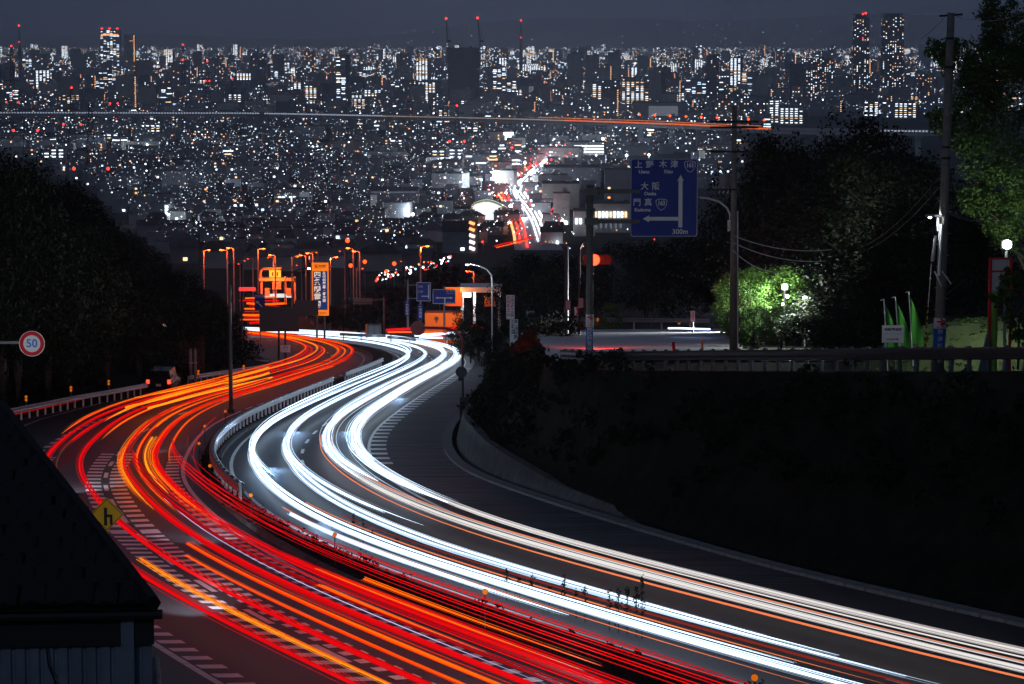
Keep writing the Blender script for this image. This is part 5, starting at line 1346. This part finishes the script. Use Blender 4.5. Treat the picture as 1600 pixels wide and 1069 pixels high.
for b_ in nm + keep:
    p = at(b_['x'], 300, b_['Y']); z0 = cz(b_['Y'])
    m = block_mesh(b_['w'], b_['d'], b_['h'], b_['kind'], b_['wall'], b_['roof'])
    o = one(b_['name'], m, [M_WALLS[b_['wall']], M_ROOFS[b_['roof']]], b_['label'], 'house' if b_['kind'] == 'house' else 'building', 'town and city buildings on the plain', loc=(p.x, b_['Y'] + b_['d'] / 2, z0))
    o.rotation_euler = (0, 0, b_['rz']); b_['obj'] = o; BUILT[b_['label']] = (o, b_)
    wm = MB(); facade(wm, b_['w'], b_['d'], b_['h'] * (.68 if b_['kind'] == 'house' else 1), b_['style'], np.random.default_rng(b_['seed']), pxm(b_['Y']) * .64)
    if wm.f: part('lit_windows', wm, CW, o, kind='stuff')
def panes(label, items):          # hand-placed glowing pieces, on walls painted-in lamplight: x, z fractions and sizes of the front
    o, b_ = BUILT[label]; w, h, d = b_['w'], b_['h'], b_['d']
    for (fx, fz, fw, fh, mi, nme) in items:
        m = MB(); m.box((fx * w, -d / 2 - .25, fz * h), (fw * w, .3, fh * h)); part(nme, m, CW[mi], o)
panes('cream windowless block with a glaring white side by the main street', [(.33, .5, .28, .7, 1, 'side_glow'), (.35, .9, .42, .14, 6, 'lit_sign')] + [(-.1, .3 + .17 * k, .05, .07, 0, 'window') for k in range(4)])  # glare on the bright side wall painted in as emission
panes('bright tiered parking deck beside the main street', [(0, .12 + .2 * k, .96, .09, 1, 'lit_level') for k in range(4)])
panes('white office block with three small windows beside the main street', [(.2, .3, .3, .06, 5, 'window'), (.2, .52, .3, .06, 5, 'window'), (.2, .75, .3, .06, 5, 'window'), (-.1, .05, .9, .12, 6, 'lit_shopfront')])
panes('long white lit workshop left of the route sign', [*[(-.42 + .1 * k, .62, .06, .2, 1 if k % 4 else 0, 'lit_window') for k in range(9)], *[(-.4 + .13 * k, .25, .05, .2, 5, 'lit_window') for k in range(6)]])
panes('low white workshop with square windows', [*[(-.38 + .19 * k, .6, .11, .22, 1 if k != 2 else 5, 'lit_window') for k in range(5)]])
panes('long bright white shed on the dark slope', [*[(-.45 + .1 * k, .4, .07, .3, 1 if k % 3 else 5, 'lit_bay') for k in range(6)], (.32, .55, .26, .5, 5, 'end_glow')])  # brightness of the end wall painted in as emission
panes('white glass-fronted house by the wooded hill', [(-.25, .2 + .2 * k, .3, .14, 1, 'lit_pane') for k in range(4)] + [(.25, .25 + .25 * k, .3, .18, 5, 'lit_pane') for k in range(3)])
panes('wide dark factory with a pale lit end wall', [(-.42, .5, .14, .6, 5, 'end_wall_glow'), (0, .93, .95, .04, 5, 'eave_glow')])  # light on end wall and eave painted in as emission
panes('long low greenish gymnasium wall above the expressway', [(.05, .6, .55, .5, 5, 'wall_glow')])  # light on the wall painted in as a glowing sheet
panes('tall beige slab with a lit white flank', [(.28, .5, .40, .96, 5, 'flank_glow')])  # light on the flank painted in as a glowing sheet
panes('broad hotel block with red roof lights left of the tall tower', [(-.4, 1.03, .12, .03, 4, 'roof_light'), (.0, 1.03, .12, .03, 4, 'roof_light'), (.4, 1.03, .12, .03, 4, 'roof_light'), (0, .9, .9, .03, 3, 'lit_band')])
for lb in ('left of the twin towers, slimmer, with a red roof lamp', 'right of the twin towers, broader, lit over many floors'):
    o, b_ = BUILT[lb]; w, h, d = b_['w'], b_['h'], b_['d']; m = MB(); m.box((0, 0, h + 7), (w * 1.06, d * 1.04, 1.2)); m.box((-w * .38, -d * .3, h + 3.5), (w * .06, 2, 7)); m.box((w * .38, -d * .3, h + 3.5), (w * .06, 2, 7)); m.box((0, 0, h + 3), (w * .6, d * .5, 6)); part('roof_crown', m, M_WALLS[3], o)
o, b_ = BUILT['left of the twin towers, slimmer, with a red roof lamp']; m = MB(); m.ball((b_['w'] * .25, -b_['d'] / 2, b_['h'] + 9), 2.4, 0, 8); part('roof_lamp', m, CW[4], o)
# cranes on the unfinished tower
ct, b_ = BUILT['broad dark unfinished tower under two red-tipped cranes']
for k, (x, yt, lean) in enumerate(((697, 29, -6), (746, 28, -10))):
    p = at(x + (2 if k == 0 else 4), 76, 5000); tp = at(x, yt, 5000)
    t = thing('tower_crane', '%s tower crane with a raised jib and red tip lamp' % ('left', 'right')[k], 'crane', (p.x, 5010, p.z - 30), group='tower cranes')
    r1 = tp - Vector((p.x, 5000, p.z - 30)); m = MB(); md = Vector((0, 0, 42))
    for dx, dy in ((-1.2, -1.2), (1.2, -1.2), (1.2, 1.2), (-1.2, 1.2)): m.tube([(dx, dy, 0), (dx, dy, 42)], .35, 4)
    for q in range(10): m.tube([(-1.2, -1.2, q * 4.2), (1.2, -1.2, q * 4.2 + 4.2)], .25, 4)
    part('mast', m, M_DARK, t)
    m = MB(); m.tube([md + Vector((-1, 0, 0)), r1 + Vector((0, 0, 0))], .5, 4); m.tube([md + Vector((1, 0, 2)), r1], .5, 4); m.tube([md + Vector((2, 0, 0)), md + Vector((4.5, 0, 9)), r1], .2, 4); part('jib', m, M_DARK, t)
    m = MB(); m.box(md + Vector((3, 0, 1)), (7, 3, 3)); part('cab', m, M_DARK, t)
    m = MB(); m.ball(r1, 2.2, 0, 8); part('tip_lamp', m, CW[4], t)
# the spiral stair
o, b_ = BUILT['gabled apartment house with a spiral stair on its side']; w, h, d = b_['w'], b_['h'], b_['d']
m = MB(); m.box((w / 2 + 1.9, -d / 2 + 2, h * .56 - 1), (3.6, 3, h * 1.12)); sw = part('stair_tower', m, mat('lit_stucco', (.5, .3, .2), .8), o)
for k in range(5):
    m = MB(); m.box((w / 2 + 1.2, -d / 2 + .35, 2 + k * h * .2), (2.6, .3, 1.2), M=Matrix.Rotation(.35, 3, 'Y')); part('stair_flight', m, CW[3 if k > 2 else 1], o)
# the white arched hall
c = at(768, 340, 1700); z0 = cz(1700) - 1; s_ = 1 / pxm(1700); t = thing('arched_hall', 'white floodlit hall with a low arched green-edged roof', 'building', (c.x, 1700, z0))
zt = at(768, 315, 1700).z - z0; ze = at(768, 333, 1700).z - z0
out = [(-34 * s_, 0), (32 * s_, 0), (32 * s_, ze)] + [(32 * s_ - 66 * s_ * k / 12, ze + (zt - ze) * math.sin(math.pi * (k + .0) / 12 * .82 + .5 * 0 + .0)) for k in range(1, 12)] + [(-34 * s_, ze)]
m = MB(); m.prism(out, 0, 22); part('front', m, em('white_floodlight_glow', (.95, .97, 1.0), 1.1, base=(.8, .8, .8)), t)  # floodlight on the hall front painted in as emission
m = MB(); m.tube([(x, -.3, z + .4) for x, z in out[2:]], .7, 6); part('roof_edge', m, em('green_edge_glow', (.5, .55, .25), .35, base=(.3, .35, .1)), t)  # shine along the roof edge painted in as emission
# the rest of the city as one mass
mb_, wb_ = MB(), MB(); g = np.random.default_rng(21)
for b_ in mass_b:
    p = at(b_['x'], 300, b_['Y']); q = MB(); q.box((0, 0, b_['h'] / 2 - 2), (b_['w'], b_['d'], b_['h'] + 4)); f = MB(); facade(f, b_['w'], b_['d'], b_['h'], b_['style'], np.random.default_rng(b_['seed']), pxm(b_['Y']) * .64)
    ca, sa = math.cos(b_['rz'] * .5), math.sin(b_['rz'] * .5); z0 = cz(b_['Y'])
    for src, dst in ((q, mb_), (f, wb_)):
        off_ = len(dst.v)
        dst.v.extend((p.x + x * ca - y * sa, b_['Y'] + x * sa + y * ca, z0 + z) for x, y, z in src.v); dst.f.extend(tuple(i + off_ for i in ff) for ff in src.f); dst.m.extend(src.m)
cm = tag(part('distant_city', mb_, M_WALLS[1], None), 'dense mass of far city buildings across the plain', 'city', kind='stuff')
part('lit_windows', wb_, CW, cm, kind='stuff')
# street lamps and signs scattered through the town: many small lights
lm = MB(); g = np.random.default_rng(31)
def octa(c, r, mi): lm.add([(c[0] - r, c[1], c[2]), (c[0] + r, c[1], c[2]), (c[0], c[1] - r, c[2]), (c[0], c[1] + r, c[2]), (c[0], c[1], c[2] - r), (c[0], c[1], c[2] + r)], [(0, 2, 5), (2, 1, 5), (1, 3, 5), (3, 0, 5), (2, 0, 4), (1, 2, 4), (3, 1, 4), (0, 3, 4)], mi)
for k in range(20000):
    y = 62 + 330 * g.random() ** 1.9; x = g.uniform(-20, 1620)
    yb = y + 18
    if not free(x, yb): continue
    p = G(x, max(yb, 84)); r = g.choice([.33, .46, .70, 1.35], p=[.52, .32, .13, .03]) / pxm(p.y)
    octa((p.x, p.y, p.z + min(g.uniform(4, 14) * (1 + p.y / 9000), 60)), r, int(g.choice([0, 1, 1, 1, 2, 3, 6, 4, 7], p=[.11, .22, .22, .14, .12, .04, .12, .015, .015])))
tag(part('street_lights', lm, CW, None), 'scattered small street lights and lit signs over the town', 'lights', kind='stuff')
# far hills with a few lights
hm = MB(); nx = 90
for j, (Y, f) in enumerate(((24000, 0), (27000, .5), (30000, 1.0), (33000, .7))):
    for i in range(nx + 1):
        X = -9000 + 18000 * i / nx; hz = 190 + 60 * math.sin(i * .13 + 1.2) + 40 * math.sin(i * .31) + 190 * np.interp(i, [38, 62, 90], [0, .8, 1.3]); hm.v.append((X, Y, -5 + f * hz))
for j in range(3):
    for i in range(nx): a = j * (nx + 1) + i; hm.f.append((a, a + 1, a + nx + 2, a + nx + 1)); hm.m.append(0)
struct('hills', hm, M_GROUND, None, True)
lm = MB(); g = np.random.default_rng(41)
for k in range(150):
    x = g.uniform(560, 1480); Y = g.uniform(25000, 30000); f = (Y - 24000) / 6000; X = (x - 800) / FPX * Y; i = (X + 9000) / 200
    hz = 190 + 60 * math.sin(i * .13 + 1.2) + 40 * math.sin(i * .31) + 190 * np.interp(i, [38, 62, 90], [0, .8, 1.3]); octa((X, Y - 60, -5 + f * hz + 20), g.uniform(3, 6), int(g.choice([1, 1, 0, 2])))
tag(part('hill_lights', lm, CW, None), 'sparse lights on the far hills under the sky', 'lights', kind='stuff')

# ------------------------------------------------------------------ expressway on piers
EX = [(-60, 178), (100, 178), (250, 178.5), (400, 179), (600, 183), (800, 187.5), (1000, 194), (1100, 198), (1200, 203.5), (1330, 206), (1500, 208)]
ZD = 24.0
def exw(x, y): r = ray(x, y); tt = (HC - ZD) / -r.z; return Vector((0, 0, HC)) + r * tt
ew = [exw(x, y) for x, y in spline(EX, 8)]
t = thing('expressway', 'long elevated expressway crossing the whole town on piers', 'viaduct', (ew[0].x, ew[0].y, 0))
def strip(dy0, dy1, z0, z1, st=1):
    m = MB()
    for p in ew:
        for (dy, z) in ((dy0, z0), (dy1, z0), (dy1, z1), (dy0, z1)): m.v.append((p.x - ew[0].x, p.y + dy - ew[0].y, z))
    for i in range(len(ew) - 1):
        for c in range(4): a, b_ = i * 4 + c, i * 4 + (c + 1) % 4; m.f.append((a, b_, b_ + 4, a + 4)); m.m.append(0)
    return m
part('deck', strip(0, 24, 20.6, 23.2), M_WALLS[0], t); part('parapet', strip(-.4, 0, 22.6, 24.6), M_WALLS[1], t); part('parapet', strip(24, 24.4, 22.6, 26.5), M_WALLS[0], t)
d_ = [0]
for a, b_ in zip(ew, ew[1:]): d_.append(d_[-1] + (b_ - a).length)
ipe = lambda s: Vector(tuple(np.interp(s, d_, [p[k] for p in ew]) for k in range(3))) - Vector((ew[0].x, ew[0].y, 0))
pm_ = MB(); pm_.box((0, 12, 9), (5, 6, 21)); pm_.box((0, 12, 19.6), (6, 20, 2)); pmm = pm_.mesh('pier', M_WALLS[0])
s = 20
while s < d_[-1]: o = link('pier', pmm, t); q = ipe(s); o.location = (q.x, q.y, 0); s += 52
for (nme, s0, s1, mi, zz, dz) in (('white_barrier_glow', 0, .40, 1, 25.4, .9), ('pale_barrier_glow', .40, .60, 0, 25.2, .7), ('orange_barrier_glow', .60, .86, 3, 25.2, 1.0), ('white_barrier_glow', .93, 1.0, 1, 25.4, 1.0)):
    m = MB(); s = s0 * d_[-1]
    while s < s1 * d_[-1]: q = ipe(s); m.box((q.x, q.y + .6, zz), (2.1, .4, dz * 1.7)); s += 3.6
    part(nme, m, em('deck_orange', (1, .16, .03), 1.1) if mi == 3 else em('deck_white', (.7, .8, 1), .55) if mi == 1 else em('deck_pale', (1, .7, .5), .4), t, kind='stuff')  # lamplight on the barrier posts painted in as glowing boxes
m = MB(); m.tube([ipe(.57 * d_[-1]) + Vector((0, 20, 3.5)), ipe(.7 * d_[-1]) + Vector((0, 20, 3.5)), ipe(.85 * d_[-1]) + Vector((0, 20, 3.5))], .35, 4); part('far_lane_glow', m, em('deck_amber', (1, .25, .06), .8), t)
for k, x in enumerate((1002, 1026, 1050, 1075, 1099, 1124, 1173, 1198)):
    p0 = exw(x, np.interp(x, [e[0] for e in EX], [e[1] for e in EX])); t2 = thing('highway_lamp', 'orange highway lamp on the expressway, %s from the left' % ORD[k], 'street lamp', (p0.x, p0.y + 12, 23.2), group='orange highway lamps on the expressway')
    m = MB(); m.tube([(0, 0, 0), (0, 0, 10), (-1.5, 0, 11)], .3, 5); part('mast', m, M_GREY, t2); m = MB(); m.ball((-1.6, -.3, 11), 1.45, 0, 8, .8); part('bulb', m, em('highway_orange', (1, .06, .004), 5), t2)

# ------------------------------------------------------------------ pylons and red lamps
def pylon(x, ytop, Y, label, H=None, lamps=((0, 1.0),)):
    tp = at(x, ytop, Y); z0 = cz(Y); H = tp.z - z0; t = thing('transmission_tower', label, 'pylon', (tp.x, Y, z0), group='lattice transmission towers')
    m = MB(); wd = lambda f: (4.2 * (1 - f) ** 1.3 + .9); n = 11; th = max(.16, .33 / pxm(Y))
    for k in range(n):
        f0, f1 = k / n, (k + 1) / n; a0, a1, z_0, z_1 = wd(f0), wd(f1), f0 * H, f1 * H
        for sx_, sy_ in ((-1, -1), (1, -1), (1, 1), (-1, 1)): m.tube([(sx_ * a0, sy_ * a0, z_0), (sx_ * a1, sy_ * a1, z_1)], th, 4, caps=False)
        m.tube([(-a0, -a0, z_0), (a1, -a1, z_1)], th * .7, 4, caps=False); m.tube([(a0, -a0, z_0), (-a1, -a1, z_1)], th * .7, 4, caps=False); m.tube([(-a1, -a1, z_1), (a1, -a1, z_1)], th * .7, 4, caps=False)
    part('lattice', m, M_DARK, t)
    for k, f in enumerate((.64, .77, .9)):
        m = MB(); L = 9 - 1.5 * k; m.tube([(-L, 0, f * H), (0, 0, f * H + 1.6), (L, 0, f * H)], th, 4); m.tube([(-L, 0, f * H), (L, 0, f * H)], th, 4); part('crossarm', m, M_DARK, t)
    for dx, f in lamps: m = MB(); m.ball((dx, -1, f * H), max(.9, 1.5 / pxm(Y)), 0, 8); part('warning_lamp', m, CW[4], t)
    return t
pylon(141, 163, 1500, 'nearest black lattice pylon rising beside the wooded hill', lamps=((-9, .50), (9, .50)))
pylon(112, 137, 2300, 'lattice pylon with a large red top lamp behind the nearest pylon', lamps=((0, 1.0), (-7, .62), (7, .62)))
pylon(18, 72, 3300, 'tall far left lattice pylon with stacked red lamps', lamps=((0, 1.0), (0, .5), (-7, .42), (7, .42)))
pylon(40, 190, 1900, 'lattice pylon at the left edge with two low red lamps', lamps=((-8, .9), (8, .9)))
pylon(178, 160, 3000, 'slender lattice pylon with paired red lamps below the city lights', lamps=((-4, .98), (4, .98)))
pylon(286, 70, 5200, 'distant lattice pylon with a red lamp left of the city centre', lamps=((0, 1.0), (0, .75)))
pylon(324, 96, 4800, 'distant lattice pylon with three red lamps', lamps=((0, 1.0), (-3, .6), (3, .6)))
pylon(363, 123, 4200, 'distant lattice pylon with a red lamp near the stadium lights', lamps=((0, 1.0),))
pylon(714, 165, 2300, 'dark lattice pylon standing below the crane tower', lamps=((0, 1.0), (-6, .55), (6, .55)))
for x, yt, Y, l in ((30, 40, 7500, 'striped mast tower with a red top lamp at the left horizon'), (814, 32, 8000, 'slim red-lit radio mast right of the crane tower'), (1348, 22, 5580, 'short antenna on the slimmer twin tower')):
    p = at(x, yt, Y); t = thing('radio_mast', l, 'mast', (p.x, Y, cz(Y))); H = p.z - cz(Y); m = MB(); m.tube([(0, 0, 0), (0, 0, H * .6), (0, 0, H)], [6, 4, .8] if Y > 6000 else [1, .8, .5], 6); part('shaft', m, M_WALLS[3], t); m = MB(); m.ball((0, -4, H), 1.6 / pxm(Y), 0, 8); part('top_lamp', m, CW[4], t); m = MB(); m.ball((0, -7, H * .72), 1.1 / pxm(Y), 0, 8); part('mid_lamp', m, CW[4], t)
# star-bright lamps in the town
for k, (x, y, r, mi, l) in enumerate(((645, 335, 2.6, 6, 'brightest white floodlight on the dark slope'), (705, 247, 2.0, 6, 'white floodlight under the expressway left of the cream block'), (230, 226, 1.7, 6, 'white floodlight by the pylons'), (146, 222, 1.5, 6, 'white lamp beside the nearest pylon'), (942, 217, 2.3, 6, 'white floodlight at the right end of the parking deck'), (979, 243, 2.3, 6, 'white floodlight left of the route sign top'), (1014, 242, 2.0, 6, 'white floodlight just above the route sign'), (866, 219, 2.3, 6, 'white floodlight at the left end of the parking deck'), (725, 310, 1.4, 1, 'white lamp left of the arched hall'), (762, 247, 1.6, 3, 'orange lamp by the cream block'), (316, 286, 1.7, 6, 'white floodlight on the dark slope by the crossing'), (264, 335, 1.7, 6, 'white lamp by the glass-fronted house'),
                                   (847, 231, 2.6, 6, 'white street lamp cluster at the top of the main street'), (832, 238, 2.0, 4, 'red street signal at the top of the main street'), (800, 231, 2.0, 4, 'red shop sign beside the cream block'), (829, 319, 2.2, 4, 'red signal beside the main street trails'), (813, 344, 2.0, 4, 'red signal at the lower crossing'), (754, 378, 1.8, 4, 'red lamp beside the spiral stair block'), (704, 401, 2.2, 4, 'wide red brake light at the slip road end'), (790, 283, 2.0, 6, 'white forecourt light at the crossing'), (798, 322, 3.2, 6, 'large white glare halfway down the main street'), (818, 326, 2.6, 6, 'white glare right of the large one on the main street'), (808, 300, 2.4, 6, 'white glare at the bend of the main street'), (846, 258, 2.2, 6, 'white glare high on the main street'), (752, 281, 2.0, 6, 'second white forecourt light at the crossing'), (768, 279, 1.7, 6, 'middle white forecourt light at the crossing'))):
    q = G(x, y + (14 if y > 200 else 6)); Y = q.y; p = at(x, y, Y - 3); t = thing('street_lamp', l, 'street lamp', (p.x, Y - 3, q.z), group='bright lamps of the town'); hh = p.z - q.z
    m = MB(); m.tube([(0, 0, -.5), (0, 0, hh)], .35 / pxm(Y), 5); part('mast', m, M_GREY, t); m = MB(); m.ball((0, 0, hh), r / pxm(Y), 0, 8); part('lamp', m, CW[mi], t, True)
    if mi == 6: lamp_light(t, (0, -3, hh + 2), 22000 * (Y / 1800) ** 1.2, (.68, .83, 1), .6)

# ------------------------------------------------------------------ the main street below the hill
ST = [(842, 392), (836, 372), (828, 350), (818, 330), (806, 312), (800, 300), (806, 288), (818, 276), (832, 264), (846, 254), (855, 244), (858, 236)]
sp_ = [G(x, y) for x, y in spline(ST, 6)]
m = MB()
for p in sp_: w = 11; m.v.append((p.x - w, p.y, p.z + .3)); m.v.append((p.x + w, p.y, p.z + .3))
for i in range(len(sp_) - 1): m.f.append((2 * i, 2 * i + 1, 2 * i + 3, 2 * i + 2)); m.m.append(0)
struct('main_street', m, M_ASPH2)
for k, (u, mi, h, l) in enumerate(((7.0, 6, .9, 'outer white trail down the town main street'), (4.8, 1, .9, 'second white trail down the town main street'), (2.6, 6, 1.2, 'third white trail down the town main street'), (.8, 1, 1.0, 'thin white trail at the middle of the main street'), (-3.5, 4, 1.0, 'inner red trail up the main street'), (-6.0, 4, 1.0, 'outer red trail up the main street'), (-8.0, 3, 1.0, 'orange trail along the left of the main street'))):
    gq = np.random.default_rng(70 + k); i = int(gq.integers(0, 6)); t = thing('light_trail', l, 'light trail', group='main street trails')
    while i < len(sp_) - 4:
        L = int(gq.integers(10, 30)); seg = [p + Vector((u * 1.35 + .3 * math.sin((i + j) * .35 + k), 0, h)) for j, p in enumerate(sp_[i:i + L])]
        if len(seg) > 2: m = MB(); m.tube(seg, [.5 * gq.uniform(.6, 1.4)] * len(seg), 5); part('streak', m, CW[mi], t)
        i += L + int(gq.integers(1, 7))
trail_px([(772, 385), (786, 381), (800, 378), (838, 370)], 0, .28, RED, 'red trail climbing beside the spiral stair block', 'main street trails', TT, lambda x, y, h: at(x, y, 1180))
trail_px([(775, 387), (800, 381), (826, 374)], 0, .22, ORG, 'orange trail just below the red one near the spiral stair block', 'main street trails', TT, lambda x, y, h: at(x, y, 1175))
lm = MB(); g = np.random.default_rng(51)
for k in range(420):
    i = int(g.integers(len(sp_))); p = sp_[i]; u = g.normal() * 17 + 3; octa((p.x + u, p.y, p.z + g.uniform(1, 11)), g.uniform(.4, 1.5) * (1 if g.random() < .9 else 1.9) / pxm(p.y), int(g.choice([1, 6, 4, 3, 2, 0, 4], p=[.2, .22, .2, .14, .08, .1, .06])))
for k in range(70):
    x = g.uniform(585, 705); y = np.interp(x, [585, 620, 660, 705], [438, 430, 420, 410]) + g.uniform(-10, 3); p = at(x, y, 640); octa(p, g.uniform(.1, .32), int(g.choice([1, 6, 3, 4, 2])))
tag(part('street_traffic_lights', lm, CW, None), 'jumble of lit signs and queued vehicle lights along the streets', 'lights', kind='stuff')

# ------------------------------------------------------------------ toll gate and the buildings round the junction
YT = 480.0; s_ = 1 / pxm(YT); b = at(433, 470, YT); z0 = cz(YT); t = thing('toll_gate', 'orange lit toll gate canopy with an amber display', 'toll gate', (b.x, YT, z0))
X_ = lambda x: (x - 433) * s_
Z = lambda y: at(433, y, YT).z - z0
M_TG = mat('toll_cream', (.55, .42, .30), .7)
for x in (409, 431, 446, 461): m = MB(); m.box((X_(x), 0, Z(470) / 2 + Z(436) / 2), (.35, .4, Z(436) - Z(478))); part('column', m, M_TG, t)
m = MB(); m.box((X_(432), 0, Z(436)), (56 * s_, 2.5, .5)); part('canopy', m, M_TG, t)
m = MB(); m.tube([(X_(407), 0, Z(434)), (X_(408), 0, Z(424)), (X_(412), 0, Z(420)), (X_(440), 0, Z(419))], .22, 6); part('arch', m, M_TG, t)
m = MB(); m.box((X_(430.5), -.4, Z(427.5)), (18 * s_, .3, 11 * s_)); dsp = part('display', m, em('display_amber', (1, .42, .03), 1.6), t)
m = MB(); m.box((X_(427), -.6, Z(428)), (2 * s_, .05, 6 * s_)); m.box((X_(434), -.6, Z(428)), (2 * s_, .05, 6 * s_)); m.box((X_(430.5), -.6, Z(424)), (1.2 * s_, .05, 3 * s_)); part('display_bars', m, M_BLACK, t)
for k in range(4): m = MB(); m.box((X_(433), -.5, Z(438 + 4 * k)), (14 * s_, .2, 3.2 * s_)); part('slat', m, M_TG, t)
for x in (418, 452): m = MB(); m.box((X_(x), -.2, Z(456)), (7 * s_, 1.4, 12 * s_)); part('booth', m, M_TG, t)
m = MB(); m.box((X_(386), .2, Z(452)), (26 * s_, .4, 6 * s_)); part('pink_panel', m, em('panel_pink', (1, .08, .10), .5, base=(.6, .1, .1)), t)
lamp_light(t, (X_(433), -4, Z(430)), 2200, (1, .12, .018), .3)
lamp_light(t, (X_(410), -6, Z(440)), 1600, (1, .10, .014), .3)
YO = 330.0; s_ = 1 / pxm(YO); b = at(693, 520, YO); z0 = gz(b.x, YO); t = thing('orange_wall_building', 'orange floodlit wall with a round dark emblem beside the slip road', 'building', (b.x, YO, z0)); Z = lambda y: at(693, y, YO).z - z0
m = MB(); m.box((0, 1.5, (Z(489) - .5) / 2), (58 * s_, 3, Z(489) + .5)); part('wall', m, mat('orange_render', (.75, .20, .03), .7), t)
m = MB(); m.disc((-11 * s_, -.05, Z(498)), 3.5 * s_, .1, n=20); part('emblem', m, M_SBLK, t); m = MB(); m.box((-11 * s_, -.05, Z(503)), (3 * s_, .1, 2 * s_)); part('emblem_base', m, M_SBLK, t)
lamp_light(t, (2 * s_, -5, Z(488)), 900, (1, .42, .12), .3)
YG = 372.0; s_ = 1 / pxm(YG); b = at(752, 480, YG); z0 = gz(b.x, YG); t = thing('filling_station', 'filling station canopy with white lights behind the blue signs', 'filling station', (b.x, YG, z0)); Z = lambda y: at(752, y, YG).z - z0; X_ = lambda x: (x - 752) * s_
m = MB(); m.box((X_(752), 2, Z(452)), (66 * s_, 6, .7)); part('canopy', m, M_SWHITE, t)
m = MB(); m.box((X_(752), 2, Z(454) - .05), (60 * s_, 5, .1)); part('canopy_lights', m, em('canopy_white', (.85, .93, 1), 7), t)
m = MB(); m.box((X_(708), -.5, Z(463)), (30 * s_, .5, 30 * s_)); part('orange_frame', m, MATS['orange_render'], t)
m = MB(); m.box((X_(728), .5, Z(459)), (16 * s_, .3, 12 * s_)); part('lit_office', m, CW[1], t)
m = MB(); m.box((X_(766), 1, Z(472)), (18 * s_, 2, 14 * s_)); part('kiosk', m, MATS['orange_render'], t)
for x in (722, 741, 780): m = MB(); m.box((X_(x), 2, (Z(452)) / 2), (.35, .35, Z(452))); part('column', m, M_SWHITE, t)
lamp_light(t, (X_(748), .5, Z(456)), 1500, (.85, .95, 1), .4)
lamp_light(t, (X_(712), -3, Z(455)), 500, (1, .3, .08), .3)
YK = 395.0; s_ = 1 / pxm(YK); b = at(592, 520, YK); z0 = gz(b.x, YK); t = thing('switch_cabinet', 'grey equipment cabinet with one orange lit end by the guard rail', 'cabinet', (b.x, 320, gz(at(592, 520, 320).x, 320)))
t.location.x = at(584, 520, 320).x; s_ = 1 / pxm(320); zb = at(584, 527, 320).z - t.location.z; zt = at(584, 507, 320).z - t.location.z
m = MB(); m.box((0, .6, (zb + zt) / 2), (22 * s_, 1.2, zt - zb)); part('body', m, M_CONCD, t); m = MB(); m.box((-11.5 * s_, -.02, (zb + zt) / 2), (3 * s_, .2, (zt - zb) * 1.05)); part('orange_end', m, MATS['orange_render'], t)
for dx in (-4, 5): m = MB(); m.box((dx * s_, -.02, (zb + zt) / 2), (8 * s_, .04, (zt - zb) * .85)); part('door', m, M_GREY, t)
c = at(567, 469, 360); s_ = 1 / pxm(360); t = thing('gantry_board', 'brown unlit direction board on a single arm', 'road sign', c)
board(t, (0, 0, 0), 29 * s_, 7 * s_, mat('dull_brown', (.16, .09, .07), .7)); board(t, (0, 0, -5.5 * s_), 29 * s_, 2.5 * s_, MATS['dull_brown'], name='lower_panel')
m = MB(); m.tube([(14 * s_, .1, 0), (33 * s_, .1, .1)], .09, 6); part('arm', m, MATS['dull_brown'], t); m = MB(); m.tube([(33 * s_, .1, -60 * s_), (33 * s_, .1, 4 * s_)], .13, 8); part('post', m, MATS['dull_brown'], t)
rail('guard_rail', [at(x, y, 318) for x, y in ((531, 526.5), (570, 528), (603, 529))], 'white barrier at the far side of the bend left of the mirror', beam_h=.3, post_h=.5, group=None)
rail('guard_rail', [at(x, y, 300) for x, y in ((605, 531), (630, 533), (650, 535))], 'short second white barrier beside the round mirror hood', beam_h=.3, post_h=.5)
rail('guard_rail', [at(x, y, 285) for x, y in ((692, 533), (720, 533.5), (752, 534))], 'white barrier beyond the mirror pole by the slip road', beam_h=.3, post_h=.5)

# ------------------------------------------------------------------ the air over the plain
m = MB(); m.box((0, 17000, 420), (60000, 37000, 900))
vm = bpy.data.materials.new('night_haze'); vm.use_nodes = True; vn = vm.node_tree; vn.nodes.clear()
pv = vn.nodes.new('ShaderNodeVolumePrincipled'); pv.inputs['Color'].default_value = (.78, .86, 1.0, 1); pv.inputs['Density'].default_value = 8e-5; pv.inputs['Anisotropy'].default_value = 0.7
vo = vn.nodes.new('ShaderNodeOutputMaterial'); vn.links.new(pv.outputs[0], vo.inputs['Volume'])
tag(part('haze', m, vm, None), 'thin bluish night haze over the city plain', 'haze', kind='stuff')
